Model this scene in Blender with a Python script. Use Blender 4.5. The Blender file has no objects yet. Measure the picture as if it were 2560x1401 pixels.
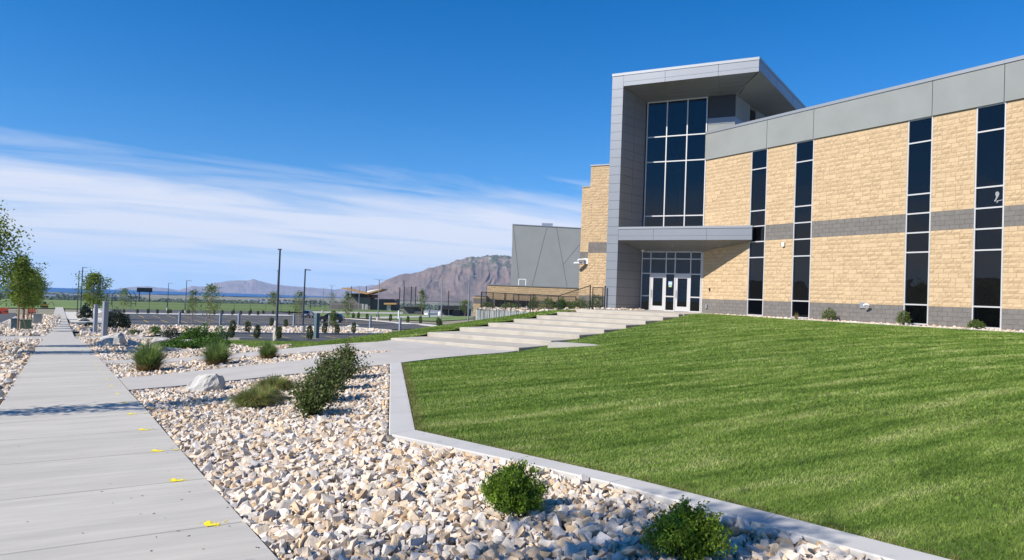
import bpy, bmesh, math, random
import numpy as np
from mathutils import Vector, Matrix
from mathutils.geometry import delaunay_2d_cdt
R = math.radians
random.seed(7); RNG = np.random.default_rng(11)
scene = bpy.context.scene
COL = scene.collection

# ------------------------------------------------------------------ camera (z = 0 is eye height, Y runs along the facade)
cam_d = bpy.data.cameras.new('camera'); cam = bpy.data.objects.new('camera', cam_d); COL.objects.link(cam)
cam_d.sensor_width = 36.0; cam_d.lens = 25.17; cam_d.clip_start = 0.1; cam_d.clip_end = 40000
_m = np.array([[0.8632, 0.0422, 0.5030], [-0.5035, -0.0012, 0.8640], [0.0370, -0.9991, 0.0201]])
_q = np.linalg.svd(_m); _m = _q[0] @ _q[2]
cam.matrix_world = Matrix(((_m[0,0], -_m[0,1], -_m[0,2], 0), (_m[1,0], -_m[1,1], -_m[1,2], 0), (_m[2,0], -_m[2,1], -_m[2,2], 0), (0,0,0,1)))
scene.camera = cam

# ------------------------------------------------------------------ sun, sky, exposure
SUN_EL = R(38.6); SUN_DIR = Vector((-math.cos(SUN_EL), -0.02, math.sin(SUN_EL))).normalized()   # towards the sun: from the street side
sun_d = bpy.data.lights.new('sun', 'SUN'); sun = bpy.data.objects.new('sun', sun_d); COL.objects.link(sun)
sun_d.energy = 4.6; sun_d.angle = R(0.53); sun_d.color = (1.0, 0.955, 0.885)
sun.rotation_euler = (-SUN_DIR).to_track_quat('-Z', 'Y').to_euler(); sun.location = (-40, 0, 40)
world = bpy.data.worlds.new('World'); scene.world = world; world.use_nodes = True
wn = world.node_tree.nodes; wl = world.node_tree.links; wn.clear()
def wnode(t, **k):
    n = wn.new(t)
    for a, b in k.items(): setattr(n, a, b)
    return n
def wmath(op, a, b=None, clamp=False):
    n = wnode('ShaderNodeMath', operation=op, use_clamp=clamp)
    for i, v in enumerate((a, b)):
        if v is None: continue
        if isinstance(v, (int, float)): n.inputs[i].default_value = v
        else: wl.new(v, n.inputs[i])
    return n.outputs[0]
wtc = wnode('ShaderNodeTexCoord'); wsep = wnode('ShaderNodeSeparateXYZ'); wl.new(wtc.outputs['Generated'], wsep.inputs[0])
zc = wmath('MAXIMUM', wsep.outputs[2], 0.012)
zs_ = wmath('SQRT', wmath('ADD', wmath('MULTIPLY', zc, zc), 0.0125))
wcomb = wnode('ShaderNodeCombineXYZ'); wl.new(wsep.outputs[0], wcomb.inputs[0]); wl.new(wsep.outputs[1], wcomb.inputs[1]); wl.new(zs_, wcomb.inputs[2])
sky = wnode('ShaderNodeTexSky', sky_type='NISHITA'); sky.sun_disc = False
sky.sun_elevation = SUN_EL; sky.sun_rotation = R(270); sky.altitude = 1400; sky.air_density = 1.0; sky.dust_density = 0.05; sky.ozone_density = 2.2
wl.new(wcomb.outputs[0], sky.inputs[0])
hs = wnode('ShaderNodeHueSaturation'); hs.inputs['Saturation'].default_value = 1.45; hs.inputs['Value'].default_value = 1.0; hs.inputs['Hue'].default_value = 0.506
wl.new(sky.outputs[0], hs.inputs['Color'])
# thin cirrus sheet: noise on a flat layer overhead, thickest near the horizon
inv = wmath('DIVIDE', 1.0, wmath('ADD', zc, 0.10))
lx = wmath('MULTIPLY', wsep.outputs[0], inv); ly = wmath('MULTIPLY', wsep.outputs[1], inv)
cc = wnode('ShaderNodeCombineXYZ'); wl.new(lx, cc.inputs[0]); wl.new(ly, cc.inputs[1])
mp = wnode('ShaderNodeMapping'); mp.inputs['Rotation'].default_value = (0, 0, R(38)); mp.inputs['Scale'].default_value = (0.55, 1.9, 1)
wl.new(cc.outputs[0], mp.inputs[0])
n1 = wnode('ShaderNodeTexNoise'); n1.inputs['Scale'].default_value = 1.15; n1.inputs['Detail'].default_value = 9; n1.inputs['Roughness'].default_value = 0.56; n1.inputs['Distortion'].default_value = 0.5
wl.new(mp.outputs[0], n1.inputs['Vector'])
el = wnode('ShaderNodeMapRange', interpolation_type='SMOOTHSTEP'); wl.new(wsep.outputs[2], el.inputs[0])
for i, v in ((1, 0.20), (2, 0.085), (3, 0.0), (4, 1.0)): el.inputs[i].default_value = v
lo = wnode('ShaderNodeMapRange', interpolation_type='SMOOTHSTEP'); wl.new(wsep.outputs[2], lo.inputs[0])
for i, v in ((1, 0.0), (2, 0.07), (3, 0.62), (4, 1.0)): lo.inputs[i].default_value = v
cov = wmath('ADD', n1.outputs['Fac'], wmath('SUBTRACT', wmath('MULTIPLY', el.outputs[0], 0.70), 0.735))
cov = wmath('MULTIPLY', cov, 2.1, True)
cov = wmath('MULTIPLY', wmath('MULTIPLY', cov, lo.outputs[0]), 0.86, True)
cmix = wnode('ShaderNodeMix', data_type='RGBA'); wl.new(cov, cmix.inputs[0]); wl.new(hs.outputs[0], cmix.inputs[6]); cmix.inputs[7].default_value = (5.3, 5.5, 6.2, 1)
bg = wnode('ShaderNodeBackground'); bg.inputs[1].default_value = 0.11; wl.new(cmix.outputs[2], bg.inputs[0])
wo = wnode('ShaderNodeOutputWorld'); wl.new(bg.outputs[0], wo.inputs[0])
vs = scene.view_settings; vs.view_transform = 'Standard'; vs.look = 'None'; vs.exposure = 0.55; vs.gamma = 1.0; vs.use_curve_mapping = False
scene.cycles.max_bounces = 8; scene.cycles.transparent_max_bounces = 12

# ------------------------------------------------------------------ helpers
def tag(o, label=None, cat=None, group=None, kind=None):
    for k, v in (('label', label), ('category', cat), ('group', group), ('kind', kind)):
        if v: o[k] = v
    return o
ORG = {}
def empty(name, loc=(0,0,0), label=None, cat=None, group=None, kind=None, local=False, rz=0.0):
    o = bpy.data.objects.new(name, None); o.empty_display_size = 0.3; COL.objects.link(o); o.location = loc; o.rotation_euler[2] = rz
    ORG[o.name] = Vector((0,0,0)) if local else Vector(loc)
    return tag(o, label, cat, group, kind)
def obj(name, me, mat=None, parent=None, loc=None):
    o = bpy.data.objects.new(name, me); COL.objects.link(o)
    if mat is not None and len(me.materials) == 0: me.materials.append(mat)
    if parent is not None:
        o.parent = parent; ORG[o.name] = ORG[parent.name]
    else: ORG[o.name] = Vector((0,0,0))
    if loc is not None: o.location = loc
    return o
def np_mesh(name, V, F, smooth=False, attr=None, mats=None, fmat=None):
    """V (n,3); F (m,k) array with constant k, or list of arrays"""
    me = bpy.data.meshes.new(name)
    V = np.asarray(V, np.float32)
    Fs = F if isinstance(F, list) else [F]
    Fs = [np.asarray(f, np.int32) for f in Fs if len(f)]
    me.vertices.add(len(V)); me.vertices.foreach_set('co', V.ravel())
    tot = np.concatenate([np.full(len(f), f.shape[1], np.int32) for f in Fs]); idx = np.concatenate([f.ravel() for f in Fs])
    me.loops.add(len(idx)); me.loops.foreach_set('vertex_index', idx)
    me.polygons.add(len(tot)); st = np.zeros(len(tot), np.int32); st[1:] = np.cumsum(tot)[:-1]
    me.polygons.foreach_set('loop_start', st); me.polygons.foreach_set('loop_total', tot)
    me.polygons.foreach_set('use_smooth', np.full(len(tot), bool(smooth)))
    if attr is not None:
        for k, v in attr.items():
            a = me.attributes.new(k, 'FLOAT', 'POINT'); a.data.foreach_set('value', np.asarray(v, np.float32))
    if mats:
        for m in mats: me.materials.append(m)
    if fmat is not None: me.polygons.foreach_set('material_index', np.asarray(fmat, np.int32))
    me.update(calc_edges=True); me.validate()
    return me
class MB:
    def __init__(s): s.V = []; s.F = []
    def add(s, vs, fs):
        b = len(s.V); s.V += [tuple(v) for v in vs]; s.F += [tuple(b+i for i in f) for f in fs]; return s
    def box(s, x0, x1, y0, y1, z0, z1):
        return s.add([(x0,y0,z0),(x1,y0,z0),(x1,y1,z0),(x0,y1,z0),(x0,y0,z1),(x1,y0,z1),(x1,y1,z1),(x0,y1,z1)],
                     [(0,3,2,1),(4,5,6,7),(0,1,5,4),(1,2,6,5),(2,3,7,6),(3,0,4,7)])
    def hexa(s, P):     # 8 points: bottom loop 4, top loop 4
        return s.add(P, [(0,3,2,1),(4,5,6,7),(0,1,5,4),(1,2,6,5),(2,3,7,6),(3,0,4,7)])
    def prism(s, poly, z0, z1):
        n = len(poly); a = [(p[0],p[1],z0) for p in poly]; b = [(p[0],p[1],z1) for p in poly]
        return s.add(a+b, [tuple(range(n-1,-1,-1)), tuple(range(n,2*n))] + [(i,(i+1)%n,n+(i+1)%n,n+i) for i in range(n)])
    def tube(s, p0, p1, r0, r1=None, n=8, caps=True):
        r1 = r0 if r1 is None else r1
        p0 = Vector(p0); p1 = Vector(p1); d = (p1-p0).normalized()
        a = d.orthogonal().normalized(); b = d.cross(a)
        vs = []
        for p, r in ((p0,r0),(p1,r1)):
            for i in range(n):
                t = 2*math.pi*i/n; vs.append(p + a*(r*math.cos(t)) + b*(r*math.sin(t)))
        fs = [(i,(i+1)%n,n+(i+1)%n,n+i) for i in range(n)]
        if caps: fs += [tuple(range(n-1,-1,-1)), tuple(range(n,2*n))]
        return s.add(vs, fs)
    def path(s, pts, rs, n=6):
        pts = [Vector(p) for p in pts]
        rings = []
        for i, p in enumerate(pts):
            d = (pts[min(i+1,len(pts)-1)] - pts[max(i-1,0)]).normalized(); a = d.cross(Vector((0.3,0.9,0.2))).normalized(); b = d.cross(a)
            rings.append([p + a*(rs[i]*math.cos(2*math.pi*k/n)) + b*(rs[i]*math.sin(2*math.pi*k/n)) for k in range(n)])
        vs = [v for r in rings for v in r]; fs = []
        for i in range(len(pts)-1):
            fs += [(i*n+k, i*n+(k+1)%n, (i+1)*n+(k+1)%n, (i+1)*n+k) for k in range(n)]
        fs += [tuple(range(n-1,-1,-1)), tuple((len(pts)-1)*n+k for k in range(n))]
        return s.add(vs, fs)
    def lathe(s, prof, c=(0,0,0), n=16):
        vs = []; m = len(prof)
        for r, z in prof:
            for k in range(n): vs.append((c[0]+r*math.cos(2*math.pi*k/n), c[1]+r*math.sin(2*math.pi*k/n), c[2]+z))
        fs = [(i*n+k, i*n+(k+1)%n, (i+1)*n+(k+1)%n, (i+1)*n+k) for i in range(m-1) for k in range(n)]
        fs += [tuple(range(n-1,-1,-1)), tuple((m-1)*n+k for k in range(n))]
        return s.add(vs, fs)
    def quad(s, *P): return s.add(P, [tuple(range(len(P)))])
    def mesh(s, name, org=Vector((0,0,0)), smooth=False):
        me = bpy.data.meshes.new(name); me.from_pydata([(v[0]-org[0], v[1]-org[1], v[2]-org[2]) for v in s.V], [], s.F)
        if smooth:
            for p in me.polygons: p.use_smooth = True
        me.update(); return me
    def build(s, name, mat, parent=None, smooth=False, bevel=0.0):
        org = ORG[parent.name] if parent is not None else Vector((0,0,0))
        if parent is None and s.V:      # put the origin of a free-standing mesh at its base
            xs = [v[0] for v in s.V]; ys = [v[1] for v in s.V]; zs = [v[2] for v in s.V]
            org = Vector(((min(xs)+max(xs))/2, (min(ys)+max(ys))/2, min(zs)))
        o = obj(name, s.mesh(name, org, smooth), mat, parent)
        if parent is None: o.location = org; ORG[o.name] = org.copy()
        if bevel:
            b = o.modifiers.new('bevel', 'BEVEL'); b.width = bevel; b.segments = 2; b.limit_method = 'ANGLE'
        return o
def copy_tree(o, parent=None, loc=None, rz=None, sc=None):
    c = o.copy(); COL.objects.link(c); ORG[c.name] = ORG.get(o.name, Vector((0,0,0)))
    if parent is not None: c.parent = parent
    if loc is not None: c.location = loc
    if rz is not None: c.rotation_euler[2] = rz
    if sc is not None: c.scale = (sc, sc, sc) if isinstance(sc, (int, float)) else sc
    for ch in list(o.children): copy_tree(ch, c)
    return c

# ------------------------------------------------------------------ materials
def mat(name, col, rough=0.7, metal=0.0, spec=0.5, var=None, bump=None, col2=None, rnd=False, coat=0.0, aniso=None):
    """var=(scale, amount) tonal noise; col2=(colour, scale, lo, hi) second colour by noise; bump=(scale, strength, dist)"""
    m = bpy.data.materials.new(name); m.use_nodes = True; nt = m.node_tree; N_ = nt.nodes; L = nt.links
    b = N_['Principled BSDF']; b.inputs['Roughness'].default_value = rough; b.inputs['Metallic'].default_value = metal
    b.inputs['Specular IOR Level'].default_value = spec; b.inputs['Coat Weight'].default_value = coat
    b.inputs['Base Color'].default_value = (*col, 1)
    geo = N_.new('ShaderNodeNewGeometry'); src = geo.outputs['Position']
    if aniso:
        mpn = N_.new('ShaderNodeMapping'); mpn.inputs['Scale'].default_value = aniso[:3]
        if len(aniso) > 3: mpn.inputs['Rotation'].default_value = (0, 0, aniso[3])
        L.new(src, mpn.inputs[0]); src = mpn.outputs[0]
    out = None
    if col2:
        t = N_.new('ShaderNodeTexNoise'); t.inputs['Scale'].default_value = col2[1]; t.inputs['Detail'].default_value = 6; L.new(src, t.inputs['Vector'])
        mr = N_.new('ShaderNodeMapRange'); mr.inputs[1].default_value = col2[2]; mr.inputs[2].default_value = col2[3]; L.new(t.outputs['Fac'], mr.inputs[0])
        mx = N_.new('ShaderNodeMix'); mx.data_type = 'RGBA'; L.new(mr.outputs[0], mx.inputs[0]); mx.inputs[6].default_value = (*col, 1); mx.inputs[7].default_value = (*col2[0], 1)
        out = mx.outputs[2]
    if var:
        t = N_.new('ShaderNodeTexNoise'); t.inputs['Scale'].default_value = var[0]; t.inputs['Detail'].default_value = 8; L.new(src, t.inputs['Vector'])
        mr = N_.new('ShaderNodeMapRange'); mr.inputs[1].default_value = 0.3; mr.inputs[2].default_value = 0.7; mr.inputs[3].default_value = 1-var[1]; mr.inputs[4].default_value = 1+var[1]; L.new(t.outputs['Fac'], mr.inputs[0])
        mx = N_.new('ShaderNodeMix'); mx.data_type = 'RGBA'; mx.blend_type = 'MULTIPLY'; mx.inputs[0].default_value = 1
        if out: L.new(out, mx.inputs[6])
        else: mx.inputs[6].default_value = (*col, 1)
        L.new(mr.outputs[0], mx.inputs[7]); out = mx.outputs[2]
    if rnd:     # per piece tone: point attribute on joined pieces, object random on single ones
        at = N_.new('ShaderNodeAttribute'); at.attribute_name = 'rnd'; oi = N_.new('ShaderNodeObjectInfo')
        ad = N_.new('ShaderNodeMath'); ad.operation = 'ADD'; L.new(at.outputs['Fac'], ad.inputs[0]); L.new(oi.outputs['Random'], ad.inputs[1])
        fr = N_.new('ShaderNodeMath'); fr.operation = 'FRACT'; L.new(ad.outputs[0], fr.inputs[0])
        if isinstance(rnd, (list, tuple)):
            cr = N_.new('ShaderNodeValToRGB'); cr.color_ramp.interpolation = 'LINEAR'
            while len(cr.color_ramp.elements) < len(rnd): cr.color_ramp.elements.new(0.5)
            for e, (p, c) in zip(cr.color_ramp.elements, rnd): e.position = p; e.color = (*c, 1)
            L.new(fr.outputs[0], cr.inputs[0]); rc = cr.outputs[0]
        else:
            mr = N_.new('ShaderNodeMapRange'); mr.inputs[3].default_value = 1-rnd; mr.inputs[4].default_value = 1+rnd; L.new(fr.outputs[0], mr.inputs[0]); rc = mr.outputs[0]
        mx = N_.new('ShaderNodeMix'); mx.data_type = 'RGBA'; mx.blend_type = 'MULTIPLY'; mx.inputs[0].default_value = 1
        if out: L.new(out, mx.inputs[6])
        else: mx.inputs[6].default_value = (*col, 1)
        L.new(rc, mx.inputs[7]); out = mx.outputs[2]
    if out: L.new(out, b.inputs['Base Color'])
    if bump:
        t = N_.new('ShaderNodeTexNoise'); t.inputs['Scale'].default_value = bump[0]; t.inputs['Detail'].default_value = 6; L.new(geo.outputs['Position'], t.inputs['Vector'])
        bp = N_.new('ShaderNodeBump'); bp.inputs['Strength'].default_value = bump[1]; bp.inputs['Distance'].default_value = bump[2]
        L.new(t.outputs['Fac'], bp.inputs['Height']); L.new(bp.outputs[0], b.inputs['Normal'])
    return m
def leafmat(name, c1, c2, trans=0.35, rough=0.55):
    m = bpy.data.materials.new(name); m.use_nodes = True; nt = m.node_tree; N_ = nt.nodes; L = nt.links
    b = N_['Principled BSDF']; b.inputs['Roughness'].default_value = rough; b.inputs['Specular IOR Level'].default_value = 0.25
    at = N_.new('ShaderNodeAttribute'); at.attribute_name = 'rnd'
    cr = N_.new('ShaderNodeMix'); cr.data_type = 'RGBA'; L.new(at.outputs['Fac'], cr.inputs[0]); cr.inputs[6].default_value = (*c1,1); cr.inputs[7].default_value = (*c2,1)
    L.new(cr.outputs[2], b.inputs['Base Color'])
    tr = N_.new('ShaderNodeBsdfTranslucent'); L.new(cr.outputs[2], tr.inputs[0])
    mx = N_.new('ShaderNodeMixShader'); mx.inputs[0].default_value = trans; L.new(b.outputs[0], mx.inputs[1]); L.new(tr.outputs[0], mx.inputs[2])
    L.new(mx.outputs[0], N_['Material Output'].inputs['Surface'])
    return m
def glassmat(name, tint=None, base=(0.0015,0.0018,0.0028), ior=1.46, rough=0.0):
    m = bpy.data.materials.new(name); m.use_nodes = True; nt = m.node_tree; N_ = nt.nodes; L = nt.links
    b = N_['Principled BSDF']
    if tint is None:
        b.inputs['Base Color'].default_value = (*base,1); b.inputs['Roughness'].default_value = rough; b.inputs['IOR'].default_value = ior
        ge = N_.new('ShaderNodeNewGeometry'); tn = N_.new('ShaderNodeTexNoise'); tn.inputs['Scale'].default_value = 1.1; tn.inputs['Detail'].default_value = 1; L.new(ge.outputs['Position'], tn.inputs[0]); bp = N_.new('ShaderNodeBump'); bp.inputs['Strength'].default_value = .25; bp.inputs['Distance'].default_value = .02; L.new(tn.outputs['Fac'], bp.inputs['Height']); L.new(bp.outputs[0], b.inputs['Normal'])
    else:
        N_.remove(b); fr = N_.new('ShaderNodeFresnel'); fr.inputs[0].default_value = ior
        t = N_.new('ShaderNodeBsdfTransparent'); t.inputs[0].default_value = (*tint,1); gl = N_.new('ShaderNodeBsdfGlossy'); gl.inputs['Roughness'].default_value = rough; gl.inputs[0].default_value = (0.9,0.95,1,1)
        mx = N_.new('ShaderNodeMixShader'); L.new(fr.outputs[0], mx.inputs[0]); L.new(t.outputs[0], mx.inputs[1]); L.new(gl.outputs[0], mx.inputs[2])
        L.new(mx.outputs[0], N_['Material Output'].inputs['Surface'])
    return m
MT = {}
MT['concrete'] = mat('concrete', (0.43,0.395,0.345), 0.85, var=(1.3,0.07), bump=(160,0.25,0.003), col2=((0.44,0.405,0.36),0.45,0.4,0.65))
MT['sidewalk'] = mat('sidewalk_concrete', (0.475,0.437,0.372), 0.85, aniso=(.7,4.5,1), var=(2.2,0.075), bump=(220,0.2,0.002), col2=((0.42,0.387,0.335),0.5,0.4,0.68), rnd=0.03)
MT['stepconc'] = mat('step_concrete', (0.44,0.395,0.325), 0.85, var=(1.1,0.09), bump=(120,0.2,0.003), col2=((0.37,0.33,0.265),1.7,0.5,0.75))
MT['curb'] = mat('curb_concrete', (0.48,0.455,0.415), 0.8, var=(2.0,0.06), bump=(180,0.2,0.002), col2=((0.36,0.36,0.35),6.0,0.62,0.75))
MT['asphalt'] = mat('asphalt', (0.062,0.059,0.058), 0.9, var=(0.6,0.12), col2=((0.075,0.07,0.068),0.08,0.4,0.65))
MT['yellow'] = mat('yellow_paint', (0.62,0.42,0.05), 0.7, var=(3,0.15))
MT['spray'] = mat('yellow_spray_paint', (0.84,0.66,0.02), 0.8, var=(40,0.2))
MT['dirt'] = mat('bare_ground', (0.30,0.25,0.19), 0.95, var=(0.4,0.2), col2=((0.22,0.21,0.12),0.05,0.45,0.65))
MT['bedbase'] = mat('gravel_fines', (0.30,0.25,0.20), 0.95, var=(9,0.3))
STONES = [(0.0,(0.68,0.61,0.53)),(0.14,(0.70,0.57,0.42)),(0.27,(0.54,0.50,0.46)),(0.40,(0.74,0.63,0.50)),(0.53,(0.66,0.47,0.28)),(0.64,(0.47,0.43,0.39)),(0.74,(0.76,0.69,0.61)),(0.84,(0.58,0.38,0.20)),(0.93,(0.66,0.53,0.38)),(1.0,(0.36,0.24,0.14))]
MT['stone'] = mat('crushed_limestone', (0.92,0.92,0.92), 0.85, var=(22,0.16), bump=(60,0.5,0.01), rnd=STONES)
MT['boulder'] = mat('pale_boulder', (0.43,0.41,0.375), 0.9, var=(5,0.22), bump=(9,0.6,0.05), col2=((0.50,0.44,0.36),3,0.5,0.72))
MT['block'] = mat('tan_split_block', (0.485,0.348,0.203), 0.9, var=(7,0.09), bump=(45,0.3,0.010), rnd=0.05)
MT['blocksm'] = mat('tan_smooth_block', (0.525,0.378,0.222), 0.85, var=(7,0.05), bump=(90,0.15,0.004), rnd=0.05)
MT['greyblock'] = mat('grey_block', (0.162,0.147,0.133), 0.9, var=(5,0.10), bump=(80,0.25,0.005), rnd=0.06)
MT['mortar'] = mat('mortar', (0.42,0.32,0.20), 0.95, var=(10,0.1))
MT['greymortar'] = mat('grey_mortar', (0.20,0.19,0.18), 0.95)
MT['eifs'] = mat('grey_stucco', (0.235,0.245,0.235), 0.9, var=(0.8,0.06), bump=(140,0.25,0.004))
MT['stucco2'] = mat('pale_grey_stucco', (0.285,0.295,0.28), 0.9, var=(0.5,0.05), bump=(40,0.25,0.01))
MT['darkpanel'] = mat('charcoal_panel', (0.035,0.037,0.042), 0.6)
MT['panel'] = mat('grey_metal_panel', (0.24,0.25,0.27), 0.42, metal=0.35, var=(0.5,0.03))
MT['coping'] = mat('coping_metal', (0.30,0.31,0.32), 0.45, metal=0.4)
MT['joint'] = mat('joint_backing', (0.02,0.02,0.022), 0.9)
MT['alu'] = mat('aluminium_frame', (0.55,0.53,0.51), 0.45, metal=0.25)
MT['white'] = mat('white_paint', (0.75,0.75,0.74), 0.5)
MT['black'] = mat('black_metal', (0.014,0.014,0.016), 0.5)
MT['glass'] = glassmat('dark_window_glass'); MT['shadeglass'] = glassmat('shaded_window_glass', base=(0.006,0.006,0.0063))
MT['lobbyglass'] = glassmat('lobby_glass', tint=(0.25,0.30,0.33), ior=1.5)
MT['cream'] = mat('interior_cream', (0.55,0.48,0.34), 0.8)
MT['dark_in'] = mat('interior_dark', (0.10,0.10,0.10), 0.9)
MT['bark'] = mat('bark', (0.16,0.11,0.075), 0.9, var=(12,0.3), bump=(30,0.5,0.01))
MT['palebark'] = mat('pale_bark', (0.28,0.19,0.12), 0.9, var=(12,0.3))
MT['stake'] = mat('wood_stake', (0.25,0.15,0.09), 0.85)
MT['galv'] = mat('galvanised_pole', (0.42,0.43,0.45), 0.4, metal=0.6)
MT['bronze'] = mat('dark_pole', (0.10,0.11,0.14), 0.45, metal=0.4)
MT['post'] = mat('painted_post', (0.27,0.30,0.35), 0.5, metal=0.2)
MT['tealpost'] = mat('teal_post', (0.10,0.16,0.18), 0.5, metal=0.2)

# ------------------------------------------------------------------ the lie of the land
def _sw(Y): return np.interp(Y,[-20,0,39,46,56,68,107,140,205,275,330],[-1.3,-1.6,-3.2,-3.55,-4.15,-4.85,-6.0,-6.75,-8.1,-9.6,-10.8])
def _lot(x, y): return -3.9-.021*y+.007*x
NN = np.array([-.8503,-.5263]); UU = np.array([-.5263,.8503]); P0 = np.array([31.,30.9])   # entrance frame: U along the glass, N out of it
CP = []
for Y in (-12,-5,0,5,10,16,22,28,34,39,46,56,68,85,107,140,170,205,240,275,330):
    xr = 1.25-.0357*Y; z = float(_sw(Y))
    CP += [(xr-2,Y,z),(xr,Y,z),(xr-6,Y,z-.08)]
    if Y % 2 == 0: CP.append((xr-16,Y,z-.1))
for x in (20,45,70,100):
    for Y in (70,85,107,140,175,205,245,285,330): CP.append((x,Y,_lot(x,Y)))
for x in (-70,-150):
    for Y in (0,60,140,240,330): CP.append((x,Y,float(_sw(Y))-.5))
for Y in (120,200,330): CP.append((160,Y,_lot(160,Y)))
CP += [(3.08,16.6,-2.12),(3.4,19.95,-2.2),(3.77,23.4,-2.33),(4.1,25.2,-2.36),(6.48,17.04,-1.9),(8.14,20.4,-1.87),(9.12,23.9,-1.87),(11.77,19.71,-1.87),(6.7,24.4,-2.02),(10.3,21.7,-1.87),(5.5,20.3,-2.08),
       (3.4,8.4,-1.82),(5.0,12.7,-1.86),(3.9,6.4,-1.76),(4.2,5.1,-1.72),(4.5,3.8,-1.70),(4.75,2.7,-1.67),(5.4,0,-1.6),(6.2,-3.5,-1.5),(2.5,13,-2.03),(2.2,8,-1.9),(2.4,4,-1.75)]
for Y in (-6,0,5,10,15,20,25,30.5): CP.append((30.3,Y,-.74))
CP += [(10,0,-1.38),(10,6,-1.45),(20,0,-1.0),(20,8,-1.02),(20,15,-1.02),(12,12,-1.48),(8.5,14,-1.72),(9,5,-1.5),(15,18,-1.42),(14,5,-1.25)]
for i in range(8):
    z = -1.85+.15*i; n = 22.15-2.05*i; uR = .6-.19*i; uL = 5.72-.14*i
    for u_, n_, z_ in ((uR-.35,n,z+.03),(uL+.25,n,z+.06),(uL+2.2,n+.3,z-.12)):
        q = P0+UU*u_+NN*n_; CP.append((q[0],q[1],z_))
    q = P0+UU*(uL+8)+NN*n
    if q[0] > 4.5: CP.append((q[0],q[1],-2.75-.02*(q[1]-30)-.03*max(0,15-n)))
    q = P0+UU*(uL+18)+NN*n
    if q[0] > 8: CP.append((q[0],q[1],max(-4.9,-3.6-.05*(q[1]-38))))
for u_, n_ in ((2,2),(2,6),(-1,6),(4,4),(0,0),(4.5,1)):
    q = P0+UU*u_+NN*n_; CP.append((q[0],q[1],-.68))
CP += [(12,52,-4.1),(20,56,-4.55),(30,62,-4.6),(42,66,-4.3),(55,70,-4.2),(8,42,-3.45),(14,44,-3.5)]
CP = np.array(CP, float); _P = CP[:,:2]/10; _n = len(_P)
_d2 = ((_P[:,None]-_P[None])**2).sum(-1); _K = .5*_d2*np.log(_d2+1e-12)+.02*np.eye(_n); _Q = np.hstack([np.ones((_n,1)),_P])
_S = np.linalg.solve(np.block([[_K,_Q],[_Q.T,np.zeros((3,3))]]), np.r_[CP[:,2],0,0,0])
def g(x, y):
    x = np.asarray(x, float); y = np.asarray(y, float); sh = np.broadcast(x, y).shape
    q = np.stack([np.broadcast_to(x,sh).ravel(), np.broadcast_to(y,sh).ravel()],1)/10; out = np.empty(len(q))
    for i in range(0, len(q), 20000):
        s = q[i:i+20000]; d2 = ((s[:,None]-_P[None])**2).sum(-1)
        out[i:i+20000] = (.5*d2*np.log(d2+1e-12))@_S[:_n]+_S[_n]+s@_S[_n+1:]
    return out.reshape(sh)
def gz(x, y): return float(g(np.array([x]), np.array([y]))[0])
def un(u, n): return (31.0-.5263*u-.8503*n, 30.9+.8503*u-.5263*n)      # entrance frame to world
def inpoly(px, py, poly):
    c = np.zeros(len(px), bool); j = len(poly)-1
    for i in range(len(poly)):
        xi, yi = poly[i]; xj, yj = poly[j]
        k = ((yi > py) != (yj > py)) & (px < (xj-xi)*(py-yi)/((yj-yi) if yj != yi else 1e-9)+xi)
        c ^= k; j = i
    return c
def dens(poly, step):
    out = []
    for i in range(len(poly)):
        a = np.array(poly[i]); b = np.array(poly[(i+1)%len(poly)]); k = max(1, int(np.hypot(*(b-a))/step))
        for t in range(k): out.append(tuple(a+(b-a)*t/k))
    return out
def drape(name, poly, off, m, step=1.0, parent=None, skirt=0.0, zf=None):
    """sheet laid over the land inside a polygon, optional downward skirt round its edge"""
    zf = zf or g
    edge = dens(poly, step); xs = [p[0] for p in edge]; ys = [p[1] for p in edge]
    gx, gy = np.meshgrid(np.arange(min(xs),max(xs),step), np.arange(min(ys),max(ys),step)); gx = gx.ravel(); gy = gy.ravel()
    k = inpoly(gx, gy, poly); gx = gx[k]; gy = gy[k]
    E_ = np.array(edge)
    if len(gx):
        d = np.array([np.min((E_[:,0]-a)**2+(E_[:,1]-b)**2) for a, b in zip(gx, gy)]); k = d > (step*.45)**2; gx = gx[k]; gy = gy[k]
    pts = [Vector(p) for p in edge]+[Vector((a,b)) for a, b in zip(gx, gy)]
    ne = len(edge)
    vo, _, fo, *_r = delaunay_2d_cdt(pts, [], [list(range(ne))], 1, 1e-5)
    V = np.array([(v.x,v.y) for v in vo]); z = zf(V[:,0], V[:,1])+off
    V = np.column_stack([V, z]); F = [tuple(f) for f in fo]
    mb = MB(); mb.add(V.tolist(), F)
    if skirt:
        for i in range(ne):
            a = V[i] if i < len(V) else None; b = V[(i+1)%ne]
            mb.quad((a[0],a[1],a[2]), (b[0],b[1],b[2]), (b[0],b[1],b[2]-skirt), (a[0],a[1],a[2]-skirt))
    return mb.build(name, m, parent)
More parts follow.
